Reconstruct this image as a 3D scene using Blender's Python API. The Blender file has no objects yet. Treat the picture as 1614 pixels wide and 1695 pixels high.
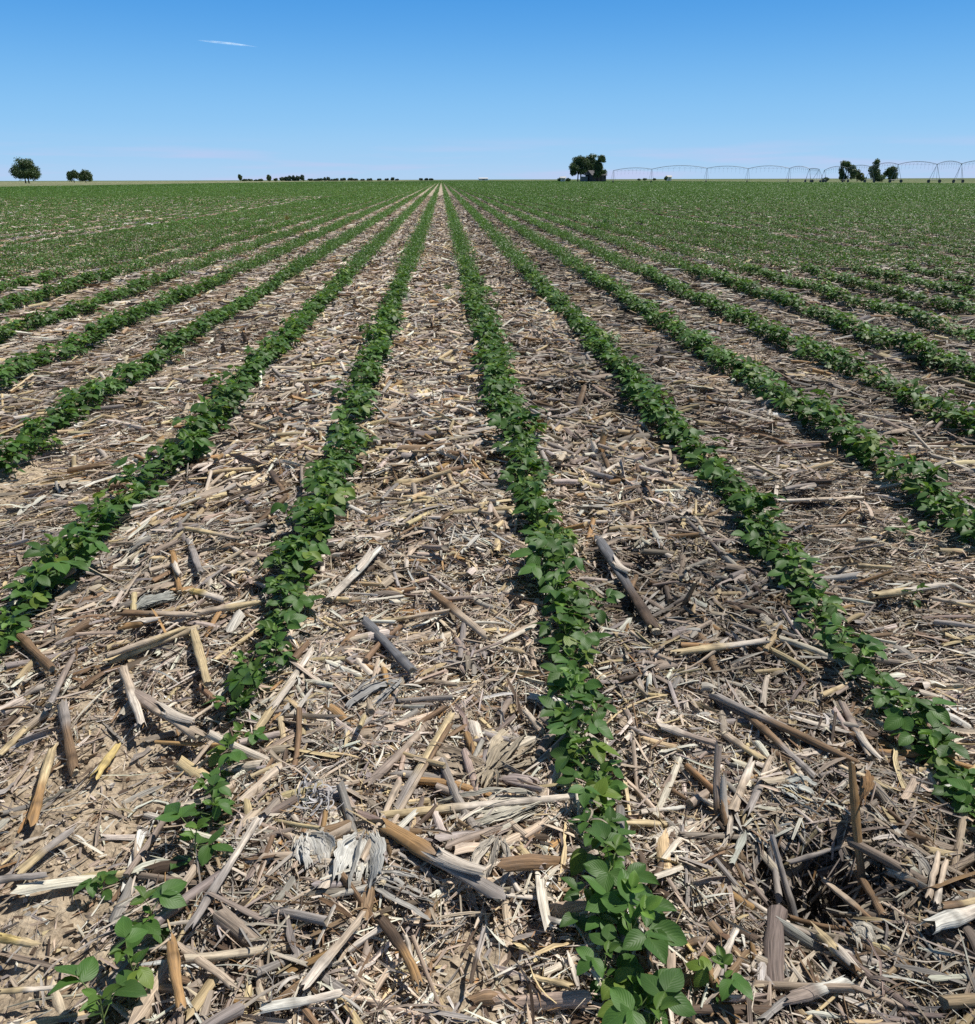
import bpy, math, random
import numpy as np
from mathutils import Vector, Matrix

R = math.radians
scene = bpy.context.scene
col = scene.collection

# ------------------------------------------------------------------ camera
H_CAM, F_PX, PW, PH = 1.25, 1350.0, 1614.0, 1695.0
TH, YAW, ROLL = math.atan(550.5 / F_PX), R(2.94), R(0.17)
fw = Vector((math.sin(YAW) * math.cos(TH), math.cos(YAW) * math.cos(TH), -math.sin(TH)))
rt0 = Vector((math.cos(YAW), -math.sin(YAW), 0))
up0 = rt0.cross(fw)
rt = rt0 * math.cos(ROLL) - up0 * math.sin(ROLL)
up = rt0 * math.sin(ROLL) + up0 * math.cos(ROLL)
cam_d = bpy.data.cameras.new("camera")
cam = bpy.data.objects.new("camera", cam_d)
col.objects.link(cam)
cam_d.sensor_fit = 'HORIZONTAL'
cam_d.sensor_width = 36.0
cam_d.lens = F_PX / PW * 36.0
cam_d.clip_start, cam_d.clip_end = 0.05, 40000.0
cam.matrix_world = Matrix(((rt.x, up.x, -fw.x, 0), (rt.y, up.y, -fw.y, 0), (rt.z, up.z, -fw.z, H_CAM), (0, 0, 0, 1)))
scene.camera = cam

# ------------------------------------------------------------------ world, sun, exposure
SUN_EL, SUN_AZ = R(60), R(62)          # azimuth clockwise from +Y (the row direction)
w = bpy.data.worlds.new("World")
scene.world = w
w.use_nodes = True
nt = w.node_tree
nt.nodes.clear()
N = nt.nodes.new
out = N('ShaderNodeOutputWorld')
bg = N('ShaderNodeBackground')
sky = N('ShaderNodeTexSky')
sky.sky_type = 'NISHITA'
sky.sun_disc = False
sky.sun_elevation = SUN_EL
sky.sun_rotation = SUN_AZ
sky.air_density, sky.dust_density, sky.ozone_density = 1.0, 0.2, 2.0
bg.inputs['Strength'].default_value = 0.05
tc = N('ShaderNodeTexCoord')
sep = N('ShaderNodeSeparateXYZ')
nt.links.new(tc.outputs['Generated'], sep.inputs[0])
ramp = N('ShaderNodeValToRGB')
ramp.color_ramp.interpolation = 'B_SPLINE'
els = ramp.color_ramp.elements
def lin(c):
    return tuple(((v / 255 / 12.92) if v / 255 <= 0.04045 else ((v / 255 + 0.055) / 1.055) ** 2.4) for v in c)
# low sky: pale blue at the horizon to saturated blue ten degrees up (clear, dry air)
stops = [(0.0, (180, 209, 241)), (0.10, (167, 208, 243)), (0.30, (145, 201, 245)), (0.60, (112, 180, 239)), (0.90, (78, 156, 229)), (1.0, (66, 145, 220))]
while len(els) < len(stops):
    els.new(0.5)
for e, (p, c) in zip(els, stops):
    e.position = p
    e.color = (*lin(c), 1)
mz = N('ShaderNodeMath'); mz.operation = 'MULTIPLY'; mz.inputs[1].default_value = 1 / 0.19
nt.links.new(sep.outputs[2], mz.inputs[0])
nt.links.new(mz.outputs[0], ramp.inputs[0])
sc_ = N('ShaderNodeVectorMath'); sc_.operation = 'SCALE'; sc_.inputs['Scale'].default_value = 1 / 0.05
nt.links.new(ramp.outputs[0], sc_.inputs[0])
# thin high haze cloud low over the horizon
mp = N('ShaderNodeMapping'); mp.inputs['Scale'].default_value = (5, 5, 70)
mp.inputs['Location'].default_value = (3.1, 0.4, 0.2)
nt.links.new(tc.outputs['Generated'], mp.inputs[0])
nz = N('ShaderNodeTexNoise'); nz.inputs['Scale'].default_value = 1.0; nz.inputs['Detail'].default_value = 3
nt.links.new(mp.outputs[0], nz.inputs['Vector'])
cm = N('ShaderNodeMapRange'); cm.inputs['From Min'].default_value = 0.47; cm.inputs['From Max'].default_value = 0.68
cm.inputs['To Max'].default_value = 0.75
nt.links.new(nz.outputs[0], cm.inputs[0])
band = N('ShaderNodeMapRange'); band.inputs['From Min'].default_value = 0.045; band.inputs['From Max'].default_value = 0.015
band.clamp = True
nt.links.new(sep.outputs[2], band.inputs[0])
mm = N('ShaderNodeMath'); mm.operation = 'MULTIPLY'
nt.links.new(cm.outputs[0], mm.inputs[0]); nt.links.new(band.outputs[0], mm.inputs[1])
cmix = N('ShaderNodeMix'); cmix.data_type = 'RGBA'
nt.links.new(mm.outputs[0], cmix.inputs[0]); nt.links.new(sc_.outputs[0], cmix.inputs[6])
cmix.inputs[7].default_value = tuple(v / 0.05 for v in lin((196, 204, 240))) + (1,)
hi = N('ShaderNodeMapRange'); hi.interpolation_type = 'SMOOTHSTEP'
hi.inputs['From Min'].default_value = 0.19; hi.inputs['From Max'].default_value = 0.5
nt.links.new(sep.outputs[2], hi.inputs[0])
fin = N('ShaderNodeMix'); fin.data_type = 'RGBA'
nt.links.new(hi.outputs[0], fin.inputs[0]); nt.links.new(cmix.outputs[2], fin.inputs[6]); nt.links.new(sky.outputs[0], fin.inputs[7])
nt.links.new(fin.outputs[2], bg.inputs[0]); nt.links.new(bg.outputs[0], out.inputs[0])

sl = bpy.data.lights.new("sun", 'SUN')
sl.energy, sl.angle, sl.color = 5.0, R(0.53), (1.0, 0.955, 0.89)
so = bpy.data.objects.new("sun", sl)
col.objects.link(so)
sd = Vector((math.sin(SUN_AZ) * math.cos(SUN_EL), math.cos(SUN_AZ) * math.cos(SUN_EL), math.sin(SUN_EL)))
so.rotation_euler = sd.to_track_quat('Z', 'Y').to_euler()
so.location = sd * 50
scene.view_settings.view_transform = 'Standard'
scene.view_settings.look = 'None'
scene.view_settings.exposure = 0.0
scene.view_settings.gamma = 1.0
scene.cycles.max_bounces = 6
scene.cycles.transparent_max_bounces = 16
scene.cycles.use_denoising = False

# ------------------------------------------------------------------ helpers
def px_dir(px, py):
    return fw + rt * ((px - PW / 2) / F_PX) - up * ((py - PH / 2) / F_PX)
def G(px, py, z=0.0):
    """ground point seen at a pixel of the photograph"""
    d = px_dir(px, py)
    t = (z - H_CAM) / d.z
    return np.array([d.x * t, d.y * t])
def AZ(px, dist, py=296.0):
    """point at ground distance dist in the compass direction of pixel column px"""
    d = px_dir(px, py)
    k = dist / math.hypot(d.x, d.y)
    return np.array([d.x * k, d.y * k])
def ppm(dist):          # photograph pixels per metre, near the horizon
    return F_PX / math.cos(TH) / dist * 1.0

def _hash(ix, iy, s):
    n = (ix.astype(np.int64) * 374761393 + iy.astype(np.int64) * 668265263 + s * 1442695041) & 0x7fffffff
    n = ((n ^ (n >> 13)) * 1274126177) & 0x7fffffff
    return ((n ^ (n >> 16)) & 0xffff) / 65535.0
def vn(x, y, s=0):
    ix, iy = np.floor(x), np.floor(y)
    fx, fy = x - ix, y - iy
    fx, fy = fx * fx * (3 - 2 * fx), fy * fy * (3 - 2 * fy)
    a, b = _hash(ix, iy, s), _hash(ix + 1, iy, s)
    c, d = _hash(ix, iy + 1, s), _hash(ix + 1, iy + 1, s)
    return (a + (b - a) * fx) * (1 - fy) + (c + (d - c) * fx) * fy - 0.5
ROWS_NEAR = [-4.36, -3.60, -2.83, -2.05, -1.26, -0.50, 0.335, 1.14, 1.91, 2.67, 3.43]
ROWS_NEAR = [ROWS_NEAR[0] - 0.762 * k for k in (4, 3, 2, 1)] + ROWS_NEAR + [ROWS_NEAR[-1] + 0.762 * k for k in (1, 2, 3, 4)]
ROWS = list(ROWS_NEAR)
while ROWS[0] > -36.0: ROWS.insert(0, ROWS[0] - 0.762)
while ROWS[-1] < 60.0: ROWS.append(ROWS[-1] + 0.762)
ROWS = np.array(ROWS)
PIT = G(1335, 1470)
PIT2 = G(1110, 1330)
PIT3 = G(1085, 1010)
PIT4 = G(690, 715)
def Hc(x, y):
    x = np.asarray(x, float); y = np.asarray(y, float)
    h = 0.045 * vn(x * 1.1, y * 1.1, 1) + 0.03 * vn(x * 3.3, y * 3.3, 2) + 0.016 * vn(x * 9, y * 9, 3)
    h = h - 0.11 * np.exp(-(((x - PIT[0]) ** 2 / 0.016 + (y - PIT[1]) ** 2 / 0.009) ** 1.5))
    h = h - 0.05 * np.exp(-(((x - PIT3[0]) ** 2 / 0.006 + (y - PIT3[1]) ** 2 / 0.012) ** 1.5))
    h = h - 0.05 * np.exp(-(((x - PIT4[0]) ** 2 / 0.008 + (y - PIT4[1]) ** 2 / 0.008) ** 1.5))
    h = h + 0.035 * np.exp(-((x - PIT[0] - 0.15) ** 2 / 0.012 + (y - PIT[1] - 0.12) ** 2 / 0.02))
    mound = np.clip(vn(x * 2.6 + 7, y * 2.6, 8) * 2.2, 0, 1) * np.exp(-((x - 0.35) / 1.2) ** 2)
    h = h + 0.04 * mound + 0.015 * vn(x * 14, y * 14, 9) + 0.03 * np.exp(-((x - 0.8) / 0.35) ** 2) * np.abs(vn(x * 5, y * 5, 19))
    h = h - 0.03 * np.exp(-((x - PIT2[0]) ** 2 / 0.01 + (y - PIT2[1]) ** 2 / 0.012))
    return h
def Hf(x, y):
    fade = np.clip(1 - (np.hypot(x, y) - 4) / 6, 0, 1)
    return Hc(x, y) + fade * (0.012 * vn(x * 28, y * 28, 4) + 0.009 * vn(x * 60, y * 60, 5))

def norm(v):
    return v / np.maximum(np.linalg.norm(v, axis=-1, keepdims=True), 1e-9)

class Acc:
    def __init__(s):
        s.v, s.c, s.u, s.q, s.t, s.n = [], [], [], [], [], 0
    def add(s, v, c, u, quads=None, tris=None):
        v = v.reshape(-1, 3)
        s.v.append(v); s.c.append(np.broadcast_to(c.reshape(-1, 3), v.shape)); s.u.append(u.reshape(-1, 3))
        if quads is not None and len(quads): s.q.append(quads.reshape(-1, 4) + s.n)
        if tris is not None and len(tris): s.t.append(tris.reshape(-1, 3) + s.n)
        s.n += len(v)
    def arrays(s):
        return (np.concatenate(s.v), np.concatenate(s.c), np.concatenate(s.u),
                np.concatenate(s.q) if s.q else np.zeros((0, 4), int), np.concatenate(s.t) if s.t else np.zeros((0, 3), int))
    def add_inst(s, arr, M, off, cmul=None):
        """arr: arrays() of a template; M [n,3,3], off [n,3]"""
        v, c, u, q, t = arr
        n = len(off)
        V = np.einsum('nij,vj->nvi', M, v) + off[:, None]
        Cc = np.repeat(c[None], n, 0)
        if cmul is not None: Cc = Cc * cmul[:, None]
        U = np.repeat(u[None], n, 0)
        base = (np.arange(n) * len(v))[:, None, None]
        s.add(V, Cc, U, (q[None] + base) if len(q) else None, (t[None] + base) if len(t) else None)
    def mesh(s, name, mat, smooth=True, origin=None):
        v, c, u, q, t = s.arrays()
        if origin is not None: v = v - np.asarray(origin)
        me = bpy.data.meshes.new(name)
        me.vertices.add(len(v)); me.vertices.foreach_set('co', v.astype(np.float32).ravel())
        nl = q.size + t.size
        me.loops.add(nl)
        me.loops.foreach_set('vertex_index', np.concatenate([q.ravel(), t.ravel()]).astype(np.int32))
        me.polygons.add(len(q) + len(t))
        st = np.concatenate([np.arange(len(q)) * 4, len(q) * 4 + np.arange(len(t)) * 3]).astype(np.int32)
        me.polygons.foreach_set('loop_start', st)
        me.polygons.foreach_set('use_smooth', np.full(len(q) + len(t), smooth))
        me.update(calc_edges=True)
        a = me.attributes.new('tint', 'FLOAT_COLOR', 'POINT')
        a.data.foreach_set('color', np.concatenate([c, np.ones((len(c), 1))], 1).astype(np.float32).ravel())
        b = me.attributes.new('fib', 'FLOAT_VECTOR', 'POINT')
        b.data.foreach_set('vector', u.astype(np.float32).ravel())
        me.materials.append(mat)
        return me
    def build(s, name, mat, parent=None, smooth=True, origin=None):
        o = bpy.data.objects.new(name, s.mesh(name, mat, smooth, origin))
        col.objects.link(o)
        if parent is not None: o.parent = parent
        elif origin is not None: o.location = origin
        return o

def tag(o, label=None, cat=None, group=None, kind=None):
    if label: o['label'] = label
    if cat: o['category'] = cat
    if group: o['group'] = group
    if kind: o['kind'] = kind
    return o
def empty(name, loc, rz=0.0):
    o = bpy.data.objects.new(name, None)
    col.objects.link(o)
    o.location = loc; o.rotation_euler = (0, 0, rz)
    o.empty_display_size = 0.05
    return o

def sweep(acc, P, Wd, prof, upv, c, flat=None, closed=False, cap=False, rnd=None, capcol=None, rag=0.0, rng=None):
    """sweep a cross-section prof [M,2] along centre lines P [N,K,3]; Wd [N,K] half width; upv [N,K,3]"""
    Nn, K = P.shape[:2]
    M = len(prof)
    T = norm(np.gradient(P, axis=1))
    S = norm(np.cross(T, upv))
    U = np.cross(S, T)
    fl = np.ones((Nn, 1, 1, 1)) if flat is None else flat.reshape(Nn, 1, 1, 1)
    pa, pb = prof[:, 0].reshape(1, 1, M, 1), prof[:, 1].reshape(1, 1, M, 1)
    V = P[:, :, None] + (S[:, :, None] * pa + U[:, :, None] * pb * fl) * Wd[:, :, None, None]
    if rag and rng is not None:
        jj = rng.normal(0, 1, (Nn, 2, M, 1)) * rag
        V[:, 0] += T[:, 0, None] * jj[:, 0] * Wd[:, 0, None, None]
        V[:, -1] += T[:, -1, None] * jj[:, 1] * Wd[:, -1, None, None]
    seg = np.linalg.norm(np.diff(P, axis=1), axis=2)
    L = np.concatenate([np.zeros((Nn, 1)), np.cumsum(seg, 1)], 1)
    if rnd is None: rnd = np.random.default_rng(Nn).random(Nn)
    mm_ = np.arange(M) / max(1, M - 1) - 0.5
    if closed: mm_ = 0.5 * np.cos(2 * np.pi * np.arange(M) / M) + np.sin(2 * np.pi * np.arange(M) / M) * .5
    Uv = np.stack([np.broadcast_to(L[:, :, None], (Nn, K, M)), np.broadcast_to(mm_ * 2, (Nn, K, M)) * Wd.mean(1)[:, None, None],
                   np.broadcast_to(rnd[:, None, None], (Nn, K, M))], -1)
    C = c
    if C.ndim == 2: C = C[:, None, None]
    elif C.ndim == 3: C = C[:, :, None]
    C = np.broadcast_to(C, (Nn, K, M, 3))
    idx = np.arange(Nn * K * M).reshape(Nn, K, M)
    if closed:
        nx = np.roll(idx, -1, 2)
        q = np.stack([idx[:, :-1], nx[:, :-1], nx[:, 1:], idx[:, 1:]], -1)
    else:
        q = np.stack([idx[:, :-1, :-1], idx[:, :-1, 1:], idx[:, 1:, 1:], idx[:, 1:, :-1]], -1)
    acc.add(V, C.reshape(-1, 3), Uv, q)
    if closed and cap:
        cc = np.array(capcol if capcol is not None else (0.5, 0.42, 0.3))
        for e, sg in ((0, 1), (K - 1, -1)):
            ring = V[:, e]
            cen = ring.mean(1, keepdims=True) + (T[:, e] * Wd[:, e, None] * 0.5 * sg)[:, None]
            vv = np.concatenate([ring, cen], 1)
            i = np.arange(Nn)[:, None] * (M + 1)
            a = i + np.arange(M)[None]
            b = i + np.roll(np.arange(M), -1)[None]
            ce = np.broadcast_to(i + M, a.shape)
            tr = np.stack([b, a, ce] if e == 0 else [a, b, ce], -1)
            cv = np.concatenate([C[:, e] * 0.55 + cc * 0.3, np.broadcast_to(cc * 0.75, (Nn, 1, 3))], 1)
            uu = np.concatenate([Uv[:, e], Uv[:, e, :1]], 1)
            acc.add(vv, cv, uu, None, tr)

def ring(M):
    a = np.arange(M) / M * 2 * np.pi
    return np.stack([np.cos(a), np.sin(a)], 1)
def arc(M, a0, a1):
    a = np.linspace(a0, a1, M)
    return np.stack([np.cos(a), np.sin(a)], 1)
FLAT2 = np.array([[-1, 0], [1, 0.0]])
CUP3 = np.array([[-1, 0.25], [0, -0.25], [1, 0.25]])
CUP5 = np.array([[-1, 0.45], [-.5, 0.0], [0, -0.2], [.5, 0.05], [1, 0.35]])

# ------------------------------------------------------------------ materials
def new_mat(name):
    m = bpy.data.materials.new(name)
    m.use_nodes = True
    t = m.node_tree
    t.nodes.clear()
    o = t.nodes.new('ShaderNodeOutputMaterial')
    b = t.nodes.new('ShaderNodeBsdfPrincipled')
    t.links.new(b.outputs[0], o.inputs[0])
    return m, t, b, o
def attr(t, name):
    a = t.nodes.new('ShaderNodeAttribute'); a.attribute_name = name
    return a
def noise(t, vec, scale, detail=3, rough=0.6):
    n = t.nodes.new('ShaderNodeTexNoise')
    n.inputs['Scale'].default_value = scale; n.inputs['Detail'].default_value = detail; n.inputs['Roughness'].default_value = rough
    if vec is not None: t.links.new(vec, n.inputs['Vector'])
    return n
def maprange(t, v, a, b, c, d):
    n = t.nodes.new('ShaderNodeMapRange')
    n.inputs['From Min'].default_value, n.inputs['From Max'].default_value = a, b
    n.inputs['To Min'].default_value, n.inputs['To Max'].default_value = c, d
    t.links.new(v, n.inputs[0])
    return n
def mixc(t, f, a, b, mode='MIX'):
    n = t.nodes.new('ShaderNodeMix'); n.data_type = 'RGBA'; n.blend_type = mode
    for i, v in ((0, f), (6, a), (7, b)):
        if hasattr(v, 'is_linked') or isinstance(v, bpy.types.NodeSocket): t.links.new(v, n.inputs[i])
        elif i == 0: n.inputs[0].default_value = v
        else: n.inputs[i].default_value = (*v, 1)
    return n
def bump(t, b, h, strength, dist):
    n = t.nodes.new('ShaderNodeBump')
    n.inputs['Strength'].default_value = strength; n.inputs['Distance'].default_value = dist
    t.links.new(h, n.inputs['Height']); t.links.new(n.outputs[0], b.inputs['Normal'])

def residue_material():
    m, t, b, o = new_mat("dry_corn_residue")
    a, f = attr(t, 'tint'), attr(t, 'fib')
    mp = t.nodes.new('ShaderNodeMapping'); mp.inputs['Scale'].default_value = (14, 480, 60)
    t.links.new(f.outputs['Vector'], mp.inputs[0])
    g = noise(t, mp.outputs[0], 1.0, 3, 0.65)
    mp2 = t.nodes.new('ShaderNodeMapping'); mp2.inputs['Scale'].default_value = (28, 90, 37)
    t.links.new(f.outputs['Vector'], mp2.inputs[0])
    g2 = noise(t, mp2.outputs[0], 1.0, 4, 0.7)
    gm = maprange(t, g.outputs[0], 0.32, 0.68, 0.5, 1.3)
    bm = maprange(t, g2.outputs[0], 0.52, 0.78, 0.0, 0.7)
    c1 = t.nodes.new('ShaderNodeVectorMath'); c1.operation = 'SCALE'
    t.links.new(a.outputs['Color'], c1.inputs[0]); t.links.new(gm.outputs[0], c1.inputs['Scale'])
    c2 = mixc(t, bm.outputs[0], c1.outputs[0], (0.17, 0.13, 0.10))
    t.links.new(c2.outputs[2], b.inputs['Base Color'])
    b.inputs['Roughness'].default_value = 0.62
    b.inputs['Specular IOR Level'].default_value = 0.28
    bump(t, b, g.outputs[0], 0.9, 0.002)
    return m
M_RES = residue_material()

def leaf_material(name, trans=0.22):
    m, t, b, o = new_mat(name)
    a, f = attr(t, 'tint'), attr(t, 'fib')
    # fib = (along the leaflet 0..1, across -1..1, random)
    sx = t.nodes.new('ShaderNodeSeparateXYZ'); t.links.new(f.outputs['Vector'], sx.inputs[0])
    ab = t.nodes.new('ShaderNodeMath'); ab.operation = 'ABSOLUTE'; t.links.new(sx.outputs[1], ab.inputs[0])
    mid = maprange(t, ab.outputs[0], 0.0, 0.07, 0.4, 0.0)
    ad = t.nodes.new('ShaderNodeMath'); ad.operation = 'MULTIPLY_ADD'; ad.inputs[1].default_value = -0.55
    t.links.new(ab.outputs[0], ad.inputs[0]); t.links.new(sx.outputs[0], ad.inputs[2])
    sn = t.nodes.new('ShaderNodeMath'); sn.operation = 'SINE'
    m7 = t.nodes.new('ShaderNodeMath'); m7.operation = 'MULTIPLY'; m7.inputs[1].default_value = 44
    t.links.new(ad.outputs[0], m7.inputs[0]); t.links.new(m7.outputs[0], sn.inputs[0])
    vein = maprange(t, sn.outputs[0], 0.8, 1.0, 0.0, 0.12)
    mx = t.nodes.new('ShaderNodeMath'); mx.operation = 'MAXIMUM'
    t.links.new(mid.outputs[0], mx.inputs[0]); t.links.new(vein.outputs[0], mx.inputs[1])
    pale = t.nodes.new('ShaderNodeVectorMath'); pale.operation = 'MULTIPLY_ADD'
    pale.inputs[1].default_value = (1.3, 1.25, 1.3); pale.inputs[2].default_value = (0.05, 0.07, 0.03)
    t.links.new(a.outputs['Color'], pale.inputs[0])
    c = mixc(t, mx.outputs[0], a.outputs['Color'], pale.outputs[0])
    geo = t.nodes.new('ShaderNodeNewGeometry')
    c3 = mixc(t, 0.0, c.outputs[2], (0.11, 0.17, 0.08))
    bf = maprange(t, geo.outputs['Backfacing'], 0, 1, 0, 0.55)
    t.links.new(bf.outputs[0], c3.inputs[0])
    t.links.new(c3.outputs[2], b.inputs['Base Color'])
    b.inputs['Roughness'].default_value = 0.48
    b.inputs['Specular IOR Level'].default_value = 0.32
    bump(t, b, sn.outputs[0], 0.12, 0.0015)
    tr = t.nodes.new('ShaderNodeBsdfTranslucent')
    hs = t.nodes.new('ShaderNodeVectorMath'); hs.operation = 'MULTIPLY'; hs.inputs[1].default_value = (1.5, 1.6, 0.5)
    t.links.new(c.outputs[2], hs.inputs[0]); t.links.new(hs.outputs[0], tr.inputs[0])
    mix = t.nodes.new('ShaderNodeMixShader'); mix.inputs[0].default_value = trans
    t.links.new(b.outputs[0], mix.inputs[1]); t.links.new(tr.outputs[0], mix.inputs[2])
    t.links.new(mix.outputs[0], o.inputs[0])
    return m
M_LEAF = leaf_material("soybean_leaf")
M_TREELEAF = leaf_material("tree_leaf", 0.15)

def tint_material(name, rough=0.6, spec=0.3, scale=6.0, amt=0.25, metal=0.0):
    m, t, b, o = new_mat(name)
    a = attr(t, 'tint')
    tcn = t.nodes.new('ShaderNodeTexCoord')
    n = noise(t, tcn.outputs['Object'], scale, 4, 0.6)
    g = maprange(t, n.outputs[0], 0.3, 0.7, 1 - amt, 1 + amt)
    c1 = t.nodes.new('ShaderNodeVectorMath'); c1.operation = 'SCALE'
    t.links.new(a.outputs['Color'], c1.inputs[0]); t.links.new(g.outputs[0], c1.inputs['Scale'])
    t.links.new(c1.outputs[0], b.inputs['Base Color'])
    b.inputs['Roughness'].default_value = rough; b.inputs['Specular IOR Level'].default_value = spec
    b.inputs['Metallic'].default_value = metal
    return m
M_STEM = tint_material("green_stem", 0.5, 0.3, 60, 0.15)
M_BARK = tint_material("bark", 0.9, 0.1, 3, 0.3)
M_WOOD = tint_material("weathered_wood", 0.85, 0.15, 2, 0.3)
M_METAL = tint_material("galvanised_steel", 0.5, 0.4, 2, 0.15, 0.3)

def ground_material():
    m, t, b, o = new_mat("field_soil")
    geo = t.nodes.new('ShaderNodeNewGeometry')
    pos = geo.outputs['Position']
    sx = t.nodes.new('ShaderNodeSeparateXYZ'); t.links.new(pos, sx.inputs[0])
    # fine crumb and trash texture of the soil skin
    n1 = noise(t, pos, 140, 5, 0.7)
    n2 = noise(t, pos, 22, 4, 0.65)
    n3 = noise(t, pos, 2.2, 3, 0.6)
    vor = t.nodes.new('ShaderNodeTexVoronoi'); vor.inputs['Scale'].default_value = 95
    t.links.new(pos, vor.inputs['Vector'])
    r = t.nodes.new('ShaderNodeValToRGB')
    e = r.color_ramp.elements
    e[0].position, e[0].color = 0.33, (0.15, 0.115, 0.08, 1)
    e[1].position, e[1].color = 0.72, (0.66, 0.55, 0.40, 1)
    k = e.new(0.5); k.color = (0.42, 0.335, 0.235, 1)
    ms = t.nodes.new('ShaderNodeMath'); ms.operation = 'ADD'
    h1 = maprange(t, n1.outputs[0], 0, 1, -0.25, 0.25)
    t.links.new(h1.outputs[0], ms.inputs[0]); t.links.new(n2.outputs[0], ms.inputs[1])
    t.links.new(ms.outputs[0], r.inputs[0])
    # wind-blown fine trash between the rows, seen as one mottled cover far off
    mp = t.nodes.new('ShaderNodeMapping'); mp.inputs['Scale'].default_value = (9, 5, 1)
    t.links.new(pos, mp.inputs[0])
    n4 = noise(t, mp.outputs[0], 1.6, 6, 0.75)
    r2 = t.nodes.new('ShaderNodeValToRGB')
    e = r2.color_ramp.elements
    e[0].position, e[0].color = 0.34, (0.13, 0.10, 0.075, 1)
    e[1].position, e[1].color = 0.62, (0.66, 0.57, 0.45, 1)
    k = e.new(0.46); k.color = (0.42, 0.345, 0.27, 1)
    t.links.new(n4.outputs[0], r2.inputs[0])
    far = maprange(t, sx.outputs[1], 6, 30, 0.0, 0.9)
    c1 = mixc(t, far.outputs[0], r.outputs[0], r2.outputs[0])
    c2 = mixc(t, 0.2, c1.outputs[2], (0.40, 0.32, 0.23), 'MIX')
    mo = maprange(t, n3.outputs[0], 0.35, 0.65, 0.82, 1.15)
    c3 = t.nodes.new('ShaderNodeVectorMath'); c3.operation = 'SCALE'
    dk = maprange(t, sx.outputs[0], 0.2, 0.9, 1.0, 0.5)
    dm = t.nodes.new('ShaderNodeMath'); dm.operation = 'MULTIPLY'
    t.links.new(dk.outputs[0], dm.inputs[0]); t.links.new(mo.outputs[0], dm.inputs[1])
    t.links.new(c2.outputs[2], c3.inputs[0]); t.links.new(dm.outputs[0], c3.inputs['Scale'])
    # other fields beyond the rows: crop seen edge-on, with pale stubble strips that run with the rows
    mp3 = t.nodes.new('ShaderNodeMapping'); mp3.inputs['Scale'].default_value = (0.8, 0.10, 1)
    t.links.new(pos, mp3.inputs[0])
    n5 = noise(t, mp3.outputs[0], 1.0, 6, 0.7)
    mp4 = t.nodes.new('ShaderNodeMapping'); mp4.inputs['Scale'].default_value = (0.16, 0.002, 1)
    t.links.new(pos, mp4.inputs[0])
    n6 = noise(t, mp4.outputs[0], 1.0, 2, 0.5)
    side = maprange(t, sx.outputs[0], -20, 20, 0.0, -0.06)
    s1 = t.nodes.new('ShaderNodeMath'); s1.operation = 'ADD'; t.links.new(n5.outputs[0], s1.inputs[0]); t.links.new(side.outputs[0], s1.inputs[1])
    st6 = maprange(t, n6.outputs[0], 0.4, 0.6, -0.07, 0.10)
    s2 = t.nodes.new('ShaderNodeMath'); s2.operation = 'ADD'; t.links.new(s1.outputs[0], s2.inputs[0]); t.links.new(st6.outputs[0], s2.inputs[1])
    r3 = t.nodes.new('ShaderNodeValToRGB')
    e = r3.color_ramp.elements
    e[0].position, e[0].color = 0.40, (0.075, 0.11, 0.04, 1)
    e[1].position, e[1].color = 0.68, (0.55, 0.49, 0.35, 1)
    k = e.new(0.54); k.color = (0.19, 0.205, 0.10, 1)
    t.links.new(s2.outputs[0], r3.inputs[0])
    ax = t.nodes.new('ShaderNodeMath'); ax.operation = 'ADD'; ax.inputs[1].default_value = -12.0
    t.links.new(sx.outputs[0], ax.inputs[0])
    ab = t.nodes.new('ShaderNodeMath'); ab.operation = 'ABSOLUTE'; t.links.new(ax.outputs[0], ab.inputs[0])
    f1 = maprange(t, ab.outputs[0], 48, 49, 0, 1)
    c4 = mixc(t, f1.outputs[0], c3.outputs[0], r3.outputs[0])
    f2 = maprange(t, sx.outputs[1], 120, 400, 0, 0.92)
    inv = t.nodes.new('ShaderNodeMath'); inv.operation = 'MULTIPLY_ADD'; inv.inputs[1].default_value = -1; inv.inputs[2].default_value = 1
    t.links.new(f1.outputs[0], inv.inputs[0])
    f3 = t.nodes.new('ShaderNodeMath'); f3.operation = 'MULTIPLY'; t.links.new(f2.outputs[0], f3.inputs[0]); t.links.new(inv.outputs[0], f3.inputs[1])
    f4 = maprange(t, sx.outputs[1], 900, 2500, 0, 0.8)
    f5 = t.nodes.new('ShaderNodeMath'); f5.operation = 'MAXIMUM'; t.links.new(f3.outputs[0], f5.inputs[0]); t.links.new(f4.outputs[0], f5.inputs[1])
    c4 = mixc(t, f5.outputs[0], c4.outputs[2], (0.10, 0.135, 0.055))
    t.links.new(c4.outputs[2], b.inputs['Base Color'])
    b.inputs['Roughness'].default_value = 0.95
    b.inputs['Specular IOR Level'].default_value = 0.1
    hb = t.nodes.new('ShaderNodeMath'); hb.operation = 'ADD'
    t.links.new(n1.outputs[0], hb.inputs[0]); t.links.new(vor.outputs['Distance'], hb.inputs[1])
    bump(t, b, hb.outputs[0], 0.8, 0.006)
    return m
M_GROUND = ground_material()

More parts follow.
